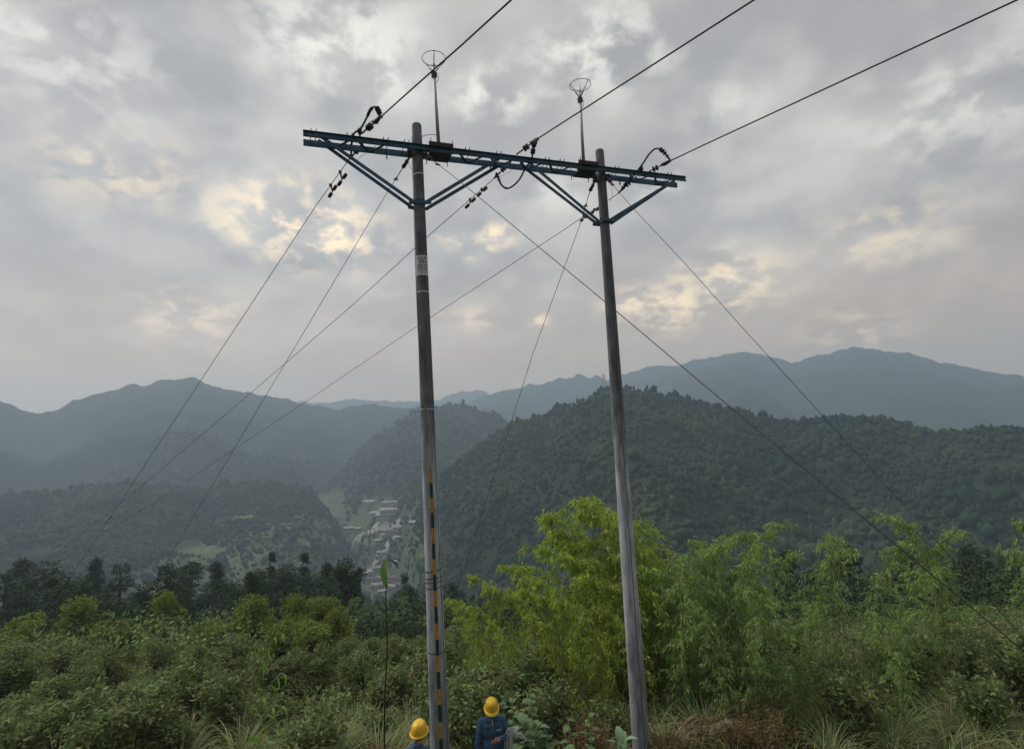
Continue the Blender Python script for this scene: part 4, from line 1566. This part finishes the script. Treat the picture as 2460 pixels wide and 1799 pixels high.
# arm anchor points and clamp ends (picture points) for phases left, middle, right
ins = {
    'left': dict(n0=(868, 322), n1=(913, 283), f0=(872, 345), f1=(838, 384)),
    'middle': dict(n0=(1240, 372), n1=(1294, 332), f0=(1228, 388), f1=(1186, 430)),
    'right': dict(n0=(1545, 420), n1=(1612, 386), f0=(1530, 424), f1=(1484, 466)),
}
nearw = {'left': [(1000, 205), (1110, 108), (1222, 6)], 'middle': [(1450, 232), (1600, 136), (1770, 27)], 'right': [(1690, 349), (1770, 312)]}
farw = {'left': [(760, 493), (690, 600)], 'middle': [(1030, 566), (850, 730), (690, 869)], 'right': [(1340, 562), (1000, 785), (690, 995)]}
far_pts = {}
for k in ('left', 'middle', 'right'):
    q = ins[k]
    a = on_arm(*q['n0'], WN)
    b2 = on_plane(*q['n1'], a, nrm_of(VI))
    strain_string([a, b2], 'insulator string on the near side of the crossarm, %s conductor' % k)
    o, pts = wire('power_line', b2, nearw[k], VI, 40, 'thick %s conductor running from the crossarm to the upper right' % k, 'power line', .0135, 'conductors overhead')
    a = on_arm(*q['f0'], WF)
    b2 = on_plane(*q['f1'], a, nrm_of(VO))
    strain_string([a, b2], 'insulator string on the valley side of the crossarm, %s conductor' % k, .062, False)
    o, pts = wire('power_line', b2, farw[k], VO, 150, 'thin %s conductor running down to the left into the valley' % k, 'power line', .008, 'conductors to the valley', sag=.0004)
    far_pts[k] = pts


# vibration dampers: two per valley-side conductor
def damper(px, py, px2, py2, P0, label):
    nn = nrm_of(VO)
    c0, c1 = on_plane(px, py, P0, nn), on_plane(px2, py2, P0, nn)
    d = unit(c1 - c0)
    mid_ = (c0 + c1) / 2
    L_ = np.linalg.norm(c1 - c0)
    clip_top = mid_ + up_ * .16
    root = empty('vibration_damper', mid_, label, 'vibration damper', 'vibration dampers')
    MB().cyl(c0, c1, .008, n=6).build('messenger', M['dark'], root)
    for e, q_ in ((1, c0), (-1, c1)):
        MB().rings([q_ - d * .0 * e, q_ + d * .015 * e, q_ + d * (L_ * .34) * e, q_ + d * (L_ * .38) * e], [.02, .036, .036, .02], 10).build('weight', M['dark'], root, True)
    return root, mid_, d


for k, L_ in (('left', [(832, 418, 812, 446), (808, 446, 790, 474)]), ('middle', [(1170, 450, 1146, 472), (1142, 476, 1118, 500)]), ('right', [(1440, 500, 1418, 514), (1412, 518, 1394, 532)])):
    for j, (a, b_, c_, d_) in enumerate(L_):
        P0 = far_pts[k][0]
        root, mid_, dv = damper(a, b_, c_, d_, P0, '%s vibration damper under the %s valley conductor' % (['upper', 'lower'][j], k))
        # clip reaching from the damper to the wire
        best = None
        pts = far_pts[k]
        for s_ in range(len(pts) - 1):
            for t in np.linspace(0, 1, 60):
                q_ = pts[s_] * (1 - t) + pts[s_ + 1] * t
                dd = np.linalg.norm(q_ - mid_)
                if best is None or dd < best[0]:
                    best = (dd, q_)
        bb = MB()
        bb.bar(mid_, best[1], .03, .02)
        bb.box(best[1], (.05, .05, .05))
        bb.build('clip', M['dark'], root)


# jumpers: (picture points, distance offset) looping from clamp over or under the arm
def jumper(ctrl, label, sheath, arrest, rr=.020):
    P_ = [on_arm(a, b_, w) for a, b_, w in ctrl]
    C_ = curve_pts(P_, 50)
    root = empty('jumper_cable', P_[0], label, 'jumper cable', 'jumper cables')
    MB().rings(C_, rr, 6).build('cable', M['wire'], root, True)
    for (i0, i1, r) in sheath:
        seg = C_[int(i0 * len(C_)):int(i1 * len(C_))]
        MB().rings(seg, r, 8).build('sleeve', M['dark'], root, True)
    for (i0, i1) in arrest:
        seg = C_[int(i0 * len(C_)):int(i1 * len(C_))]
        MB().rings(seg, .02, 8).build('core', M['dark'], root)
        tot = len(seg)
        for j in range(5):
            q_ = seg[int(j * (tot - 1) / 4.01)]
            q2 = seg[min(tot - 1, int(j * (tot - 1) / 4.01) + 1)]
            dd = unit(q2 - q_ + 1e-6)
            MB().lathe(q_, dd, [(0, .024), (.008, .052), (.018, .024)], 12).build('shed', M['porcelain'], root)
    return root


jumper([(914, 284, -.75), (910, 268, -.75), (901, 257, -.6), (890, 264, -.5), (881, 283, -.35), (867, 308, -.2), (850, 322, .0), (845, 345, .15), (844, 362, .25), (842, 382, .4)],
       'jumper loop over the left phase insulators with a black sleeve', [(.30, .44, .030)], [(.0, .2)])
jumper([(1294, 334, -.9), (1284, 345, -.8), (1280, 366, -.4), (1276, 385, -.1), (1262, 405, .1), (1250, 428, .2), (1236, 444, .3), (1220, 453, .35), (1208, 448, .4), (1200, 436, .45), (1194, 420, .4), (1188, 428, .5)],
       'jumper loop hanging under the crossarm at the middle phase', [(.66, .70, .026)], [(.07, .24), (.82, .94)])
jumper([(1612, 388, -.8), (1600, 372, -.8), (1588, 360, -.7), (1574, 358, -.55), (1560, 370, -.4), (1548, 388, -.3), (1538, 402, -.15), (1520, 425, .1), (1506, 440, .25), (1496, 452, .4), (1486, 464, .5)],
       'jumper loop arching high over the right phase insulators', [(.36, .46, .020), (.50, .60, .02)], [(.06, .24), (.80, .93)])

# post insulators the jumpers rest on
for (px, py, w_, lab) in ((864, 309, -.1, 'small post insulator on top of the crossarm, left phase'), (1540, 400, -.12, 'small post insulator on top of the crossarm, right phase')):
    q_ = on_arm(px, py, w_)
    root = empty('post_insulator', q_, lab, 'insulator')
    b_ = MB().lathe(q_ + up_ * -.12, up_, [(0, .03), (.03, .034), (.04, .05), (.06, .05), (.07, .03), (.09, .045), (.11, .045), (.12, .02)], 12)
    b_.build('body', M['porcelain'], root, True)
    MB().cyl(q_ - up_ * .16, q_ - up_ * .11, .018, n=8).build('pin', M['dark'], root)


# guy wires
def guy(p0, ring, fit1, clampp, pxp, v, r, label, endz):
    nn = nrm_of(v)
    p0 = np.array(p0)
    P_ = [on_plane(a, b_, p0, nn) for a, b_ in pxp]
    q1, q2 = on_plane(*fit1, p0, nn), on_plane(*clampp, p0, nn)
    last, prev = P_[-1], P_[0]
    d = (last - q2)
    t = 0
    while True:
        t += .02
        e = last + d * t
        if e[2] < float(terrain(e[0], e[1])) - .3 or t > 6:
            break
    root = empty('guy_wire', p0, label, 'guy wire', 'guy wires')
    dd = unit(q1 - p0)
    b_ = MB()
    b_.cyl(p0, p0 + (q1 - p0) * .45, .018, .014, 6)
    for k in range(3):
        b_.ball(p0 + (q1 - p0) * (.08 + .14 * k), .028, 8)
    b_.build('shackle', M['dark'], root)
    MB().rings([p0 + (q1 - p0) * .42, p0 + (q1 - p0) * .5, p0 + (q1 - p0) * .7, p0 + (q1 - p0) * .92, q1], [.02, .04, .036, .044, .02], 10).build('egg_insulator', M['porcelain'], root, True)
    b_ = MB()
    off = unit(np.cross(dd, nn)) * .012
    b_.cyl(q1 + off, q2, .005, n=5)
    b_.cyl(q1 - off, q2, .005, n=5)
    b_.build('loop', M['guy'], root)
    b_ = MB()
    b_.cyl(q2 - dd * .05, q2 + dd * .04, .018, n=6)
    b_.bar(q2 - np.array([.045, 0, 0]), q2 + np.array([.045, 0, -.02]), .02, .02)
    b_.build('grip_clamp', M['dark'], root)
    MB().rings([q2] + P_ + [e], r, 6).build('strand', M['guy'], root, True)
    return root


gl = on_pole(LP, z_of(LP, 372), -1.3, .02)
gr = on_pole(LP, z_of(LP, 372), 1.2, .02)
hl = on_pole(RP, z_of(RP, 428), -1.3, .02)
hr = on_pole(RP, z_of(RP, 428), 1.2, .02)
guy(gl, None, (967, 404), (951, 430), [(930, 463), (820, 647), (690, 865)], unit(np.array([-.85, .53, 0])), .006, 'guy wire from the left pole down to the lower left', None)
guy(gr, None, (1036, 382), (1052, 395), [(1100, 432), (1290, 590), (1450, 722), (1770, 991)], unit(np.array([.8, -.6, 0])), .007, 'guy wire from the left pole crossing in front of the right pole', None)
guy(hl, None, (1417, 460), (1407, 494), [(1395, 535), (1280, 850), (1140, 1290)], unit(np.array([-.6, .8, 0])), .007, 'guy wire from the right pole down towards the bamboo', None)
guy(hr, None, (1467, 438), (1471, 443), [(1520, 500), (1640, 627), (1770, 772)], unit(np.array([.8, -.6, 0])), .006, 'guy wire from the right pole down to the right', None)

# loose thin wires at the arm
for k, (ctrl, lab) in enumerate([
        ([(980, 350, -.16), (978, 372, -.16), (985, 400, -.16), (994, 415, -.12)], 'thin loose bonding wire hanging left of the left pole top'),
        ([(903, 350, .2), (890, 362, .2), (868, 376, .2), (852, 392, .2)], 'thin loose tie wire under the left end of the crossarm'),
        ([(1238, 398, .2), (1228, 410, .2), (1212, 420, .2), (1200, 425, .3)], 'thin loose tie wire under the middle of the crossarm'),
        ([(1472, 430, .2), (1470, 450, .2), (1471, 470, .2), (1466, 485, .2)], 'thin loose wire hanging right of the right pole top')]):
    C_ = curve_pts([on_arm(*c_) for c_ in ctrl], 16)
    tag(MB().rings(C_, .004, 5).build('tie_wire', M['guy'], None), lab, 'wire')


# ------------------------------------------------------------------ people
def remeshed(name, shapes, material, parent, voxel=.012, smooth_it=6, disp=0.0):
    """one continuous skin grown round tapered limbs"""
    b = MB()
    for s_ in shapes:
        if s_[0] == 'c':
            _, p, q_, r0, r1 = s_
            b.rings([p, q_], [r0, r1], 14)
            b.ball(p, r0, 14)
            b.ball(q_, r1, 14)
        else:
            b.ball(s_[1], s_[2], 18)
    o = b.build(name, material, parent, True)
    m1 = o.modifiers.new('union', 'REMESH')
    m1.mode = 'VOXEL'
    m1.voxel_size = voxel
    m1.use_smooth_shade = True
    m2 = o.modifiers.new('soften', 'SMOOTH')
    m2.iterations = smooth_it
    m2.factor = .6
    if disp:
        tx = bpy.data.textures.get('folds') or bpy.data.textures.new('folds', 'CLOUDS')
        tx.noise_scale = .09
        tx.noise_depth = 2
        m3 = o.modifiers.new('folds', 'DISPLACE')
        m3.texture = tx
        m3.strength = disp * 1.5
        m3.mid_level = .5
    return o


def hand(shapes, wrist, dirv, palm_n, thumb, curl=.6):
    dirv, palm_n, thumb = unit(np.array(dirv, float)), unit(np.array(palm_n, float)), unit(np.array(thumb, float))
    side = thumb
    shapes.append(('c', wrist, wrist + dirv * .045, .026, .034))
    shapes.append(('c', wrist + dirv * .035 + side * .02, wrist + dirv * .08 + side * .024, .016, .014))
    shapes.append(('c', wrist + dirv * .035 - side * .02, wrist + dirv * .075 - side * .024, .016, .013))
    for k, (o_, l_) in enumerate(((.033, .066), (.011, .075), (-.011, .070), (-.033, .055))):
        b0 = wrist + dirv * .078 + side * o_
        d = dirv
        p = b0
        for j, f in enumerate((.45, .32, .23)):
            d = unit(d * math.cos(curl * (.5 + .4 * j)) + palm_n * math.sin(curl * (.5 + .4 * j)))
            q_ = p + d * l_ * f * 1.15
            shapes.append(('c', p, q_, .0095 - .0012 * j, .0090 - .0012 * j))
            p = q_
    t0 = wrist + dirv * .02 + side * .028
    t1 = t0 + unit(side * .8 + dirv * .7 + palm_n * .3) * .04
    t2 = t1 + unit(side * .25 + dirv * .9 + palm_n * .5) * .032
    shapes.append(('c', t0, t1, .014, .011))
    shapes.append(('c', t1, t2, .011, .008))


def helmet(parent, c, tilt_dir, tilt, s=1.0):
    """hard hat: egg-shaped dome, raised centre ridge, brim that widens to a peak at the front (+y local before rotation)"""
    n, mrow = 40, 14
    R_ = Matrix.Rotation(tilt, 3, Vector(tilt_dir))

    def tr(v):
        w = R_ @ Vector(v)
        return (c[0] + w.x * s, c[1] + w.y * s, c[2] + w.z * s)
    V, Fc = [], []
    for a in range(mrow + 1):
        ph = (math.pi / 2) * a / mrow
        for b_ in range(n):
            th = 2 * math.pi * b_ / n
            r = math.cos(ph) ** .52 if a < mrow else .0001
            x, y = .117 * r * math.cos(th), .138 * r * math.sin(th)
            z = .150 * math.sin(ph) ** 1.0
            ridge = .006 * max(0, 1 - (abs(x) / .022) ** 2) * math.sin(ph) ** .5
            V.append(tr((x, y, z + ridge)))
    for a in range(mrow):
        for b_ in range(n):
            b2_ = (b_ + 1) % n
            Fc.append((a * n + b_, a * n + b2_, (a + 1) * n + b2_, (a + 1) * n + b_))
    o = link_mesh('shell', V, Fc, M['helmet'], parent, True)
    V, Fc = [], []
    for j in range(5):
        for b_ in range(n):
            th = 2 * math.pi * b_ / n
            ex = [0, 1, 1, .96, 0][j]
            dz_ = [.004, -.006, -.012, -.014, -.004][j]
            wdt = .024 + .030 * max(0, math.sin(th)) ** 2
            x, y = (.113 + wdt * ex) * math.cos(th), (.137 + wdt * ex) * math.sin(th)
            V.append(tr((x, y, dz_ - .010 * max(0, math.sin(th)) * ex)))
    for j in range(4):
        for b_ in range(n):
            b2_ = (b_ + 1) % n
            Fc.append((j * n + b_, (j + 1) * n + b_, (j + 1) * n + b2_, j * n + b2_))
    link_mesh('brim', V, Fc, M['helmet'], parent, True)
    b_ = MB().ball((0, 0, 0), (.106, .13, .04), 20)
    link_mesh('liner', [tr((v[0], v[1], v[2] - .004)) for v in b_.v], b_.f, M['hair'], parent, True)


def vec(*a):
    return np.array(a, float)


def person(headp, gz, face, label, pose):
    """headp: centre of the head; face: unit vector the person faces; right-hand side computed from it"""
    f = unit(np.array([face[0], face[1], 0.0]))
    r = np.array([f[1], -f[0], 0])           # person's right
    hx, hy = headp[0], headp[1]
    root = empty('person', (hx, hy, gz), label, 'person')
    H = headp[2] - gz                         # head centre height ~1.58
    O_ = np.array([hx, hy, gz]) - f * .09

    def P3(a, b_, z):
        return O_ + r * a + f * b_ + up_ * z
    k = H / 1.56
    sh, hip = 1.40 * k, .92 * k
    neck = P3(0, .02, 1.46 * k)
    chest, belly, pel = P3(0, .0, 1.25 * k), P3(0, .01, 1.08 * k), P3(0, 0, .93 * k)
    shR, shL = P3(.185, .0, sh), P3(-.185, .0, sh)
    if pose == 'rope':
        elR, wrR = P3(.26, .0, 1.10 * k), P3(.24, .06, .86 * k)
        elL, wrL = P3(-.30, .04, 1.16 * k), P3(-.10, .27, 1.23 * k)
    else:
        elR, wrR = P3(.27, .04, 1.10 * k), P3(.16, .28, 1.12 * k)
        elL, wrL = P3(-.27, .04, 1.10 * k), P3(-.14, .28, 1.10 * k)
    hd = np.array(headp)
    kR, aR, tR = P3(.11, .02, .50 * k), P3(.12, -.01, .09), P3(.14, .13, .04)
    kL, aL, tL = P3(-.11, .02, .50 * k), P3(-.13, -.01, .09), P3(-.16, .13, .04)
    bs = [('e', hd, (.078, .088, .112)), ('e', hd + f * .03 - up_ * .06, (.056, .056, .056)), ('e', hd + f * .092 - up_ * .015, (.013, .017, .02)),
          ('e', hd + r * .08 - up_ * .01, (.014, .014, .03)), ('e', hd - r * .08 - up_ * .01, (.014, .014, .03)),
          ('c', hd - f * .02 - up_ * .06, neck, .055, .06), ('c', shR - up_ * .05, shL - up_ * .05, .04, .04), ('c', neck - up_ * .03, chest, .055, .08), ('c', chest, belly, .085, .09), ('c', belly, pel, .09, .10)]
    for s_, e, w in ((shR, elR, wrR), (shL, elL, wrL)):
        bs += [('c', s_ - up_ * .05, e, .040, .036), ('c', e, w, .036, .024)]
    for h_, kk, a in ((P3(.09, 0, .9 * k), kR, aR), (P3(-.09, 0, .9 * k), kL, aL)):
        bs += [('c', h_, kk, .075, .05), ('c', kk, a, .048, .035)]
    if pose == 'rope':
        hand(bs, wrR, unit(wrR - elR), f * .2 - r * .9, f, .35)
        hand(bs, wrL, unit(r * .9 + f * .5 - up_ * .15), -f * .5 - up_ * .3 + r * .2, up_ * .8 + f * .3, .6)
    else:
        hand(bs, wrR, f, -up_, -r, .6)
        hand(bs, wrL, f, -up_, r, .6)
    remeshed('body', bs, M['skin'], root, .0055, 2)
    for s_ in (1, -1):
        MB().ball(hd + r * .032 * s_ + f * .080 + up_ * .005, .012, 10).build('eye', M['white'], root, True)
    MB().ball(hd + f * .082 - up_ * .055, (.022, .012, .007), 10).build('mouth', M['rust'], root, True)
    # hair below the helmet
    MB().ball(hd - f * .018 + up_ * .02, (.085, .09, .098), 18).build('hair', M['hair'], root, True)
    js = [('c', neck - up_ * .075 + r * .03, shR - up_ * .035, .078, .068), ('c', neck - up_ * .075 - r * .03, shL - up_ * .035, .078, .068), ('c', shR * .7 + shL * .3 - up_ * .10, shL * .7 + shR * .3 - up_ * .10, .115, .115), ('e', chest, (.205 if abs(f[1]) > .7 else .19, .135, .17)), ('e', belly, (.19, .135, .17)), ('e', P3(0, 0, .97 * k), (.195, .14, .13)),
          ('c', neck - up_ * .07, neck - up_ * .005, .09, .070)]
    for s_, e, w in ((shR, elR, wrR), (shL, elL, wrL)):
        w2 = e + (w - e) * .93
        js += [('c', s_ - up_ * .03, e, .066, .056), ('c', e, w2, .058, .044)]
    remeshed('jacket', js, M['jacket'], root, .011, 4, .022)
    co = MB()
    cr_ = [neck + (r * math.cos(t) * .068 + f * math.sin(t) * .066) + up_ * (.012 - .012 * math.sin(t)) for t in np.linspace(math.pi * .62, math.pi * 2.38, 24)]
    co.rings(cr_, .014, 8)
    co.build('collar', M['jacket'], root, True)
    if pose == 'rope':
        z_ = MB()
        z_.bar(P3(.0, .098, 1.43 * k), P3(0, .128, 1.36 * k), .010, .006, up=f)
        z_.build('zip_flap', M['white'], root)
        MB().bar(P3(.0, .140, 1.36 * k), P3(0, .156, 1.0 * k), .006, .004, up=f).build('zip', M['seam'], root)
        b_ = MB()
        for i in range(5):
            b_.bar(P3(-.075 - i * .014, .136, 1.285 * k + (i % 2) * .006), P3(-.082 - i * .014, .136, 1.303 * k), .007, .004, up=f)
        b_.build('chest_badge', M['white'], root)
    ts = []
    for h_, kk, a in ((P3(.09, 0, .93 * k), kR, aR), (P3(-.09, 0, .93 * k), kL, aL)):
        ts += [('c', h_, kk, .105, .078), ('c', kk, a + up_ * .05, .076, .066)]
    ts += [('e', P3(0, 0, .93 * k), (.17, .12, .12))]
    remeshed('trousers', ts, M['trousers'], root, .013, 4, .02)
    for a, t in ((aR, tR), (aL, tL)):
        remeshed('boot', [('c', a + up_ * .06, a, .055, .05), ('c', a - up_ * .03, t, .052, .042)], M['boot'], root, .012, 3)
    return root, dict(elL=elL, wrL=wrL, shL=shL, f=f, r=r, hd=hd, neck=neck)


Y2 = 10.25
h2 = at(1181, 1703, Y2)
g2 = float(terrain(h2[0], h2[1]))
p2, J2 = person(h2, g2, (.12, -1), 'worker in blue overalls and yellow helmet facing us, looking down, rope over the arm', 'rope')
hl_ = J2['hd'] + up_ * .035 + J2['f'] * .004
p2['note'] = 0
del p2['note']
_h = MB()


def put_helmet(person_root, pos, face, tilt):
    f = unit(np.array([face[0], face[1], 0.0]))
    e = bpy.data.objects.new('helmet', None)
    # shell and brim are built straight into a two-piece helmet under the person
    col.objects.link(e)
    e.parent = person_root
    e.location = tuple(np.array(pos) - np.array(person_root.location))
    # local frame: +y = facing direction, tilt forward
    ang = math.atan2(f[1], f[0]) - math.pi / 2
    e['local'] = 1
    helmet(e, (0, 0, 0), (1, 0, 0), -tilt, 1.0)
    e.rotation_euler = (0, 0, ang)
    return e


put_helmet(p2, hl_, (.12, -1), .30)
h1 = at(1007, 1763, 8.75)
g1 = float(terrain(h1[0], h1[1]))
p1, J1 = person(h1, g1, (.15, 1), 'worker at the left pole seen from behind in yellow helmet and blue jacket', 'work')
put_helmet(p1, J1['hd'] + up_ * .04, (.15, 1), -.12)

# coil of pale rope hanging over the worker's left arm
el = J2['elL'] * .72 + J2['wrL'] * .28 + up_ * .05
rope = empty('rope_coil', el, 'pale coiled rope hanging over the forearm of the worker facing us', 'rope')
for k in range(7):
    wob = rng.normal(0, .012, 3)
    L_ = .17 + .035 * rng.random()
    cen = el + wob - up_ * (L_ - .03) + J2['r'] * (-.02 + .012 * (k - 3))
    pts = []
    ax_ = unit(J2['f'] * 1.0 + J2['r'] * (.15 * (k - 3)))
    for t in np.linspace(0, 2 * math.pi, 30):
        pts.append(cen + ax_ * math.sin(t) * .075 + up_ * math.cos(t) * L_ + rng.normal(0, .002, 3))
    MB().rings(pts, .0085, 6, False).build('loop', M['rope'], rope, True)
for k in range(6):
    pts = []
    cen = el + up_ * .02 - J2['r'] * (.03 + .028 * k) * 1.0
    for t in np.linspace(0, 2 * math.pi, 24):
        pts.append(cen + J2['f'] * math.sin(t) * .062 + up_ * math.cos(t) * .060 + J2['r'] * .03 * math.sin(2 * t + k) + rng.normal(0, .003, 3))
    MB().rings(pts, .010, 6, False).build('turn', M['rope'], rope, True)
for k in range(5):
    o_ = rng.normal(0, .014, (5, 3))
    pts = [el - J2['r'] * .10 + o_[0], el - J2['r'] * .17 - up_ * .02 + o_[1], el - J2['r'] * .24 - up_ * .05 + o_[2], el - J2['r'] * .31 - up_ * .10 + o_[3], el - J2['r'] * .30 - up_ * .17 + o_[4]]
    MB().rings(curve_pts(pts, 16), .0095, 6).build('tail', M['rope'], rope, True)

# drop the helper flag used while building
for o in bpy.data.objects:
    if 'local' in o:
        del o['local']
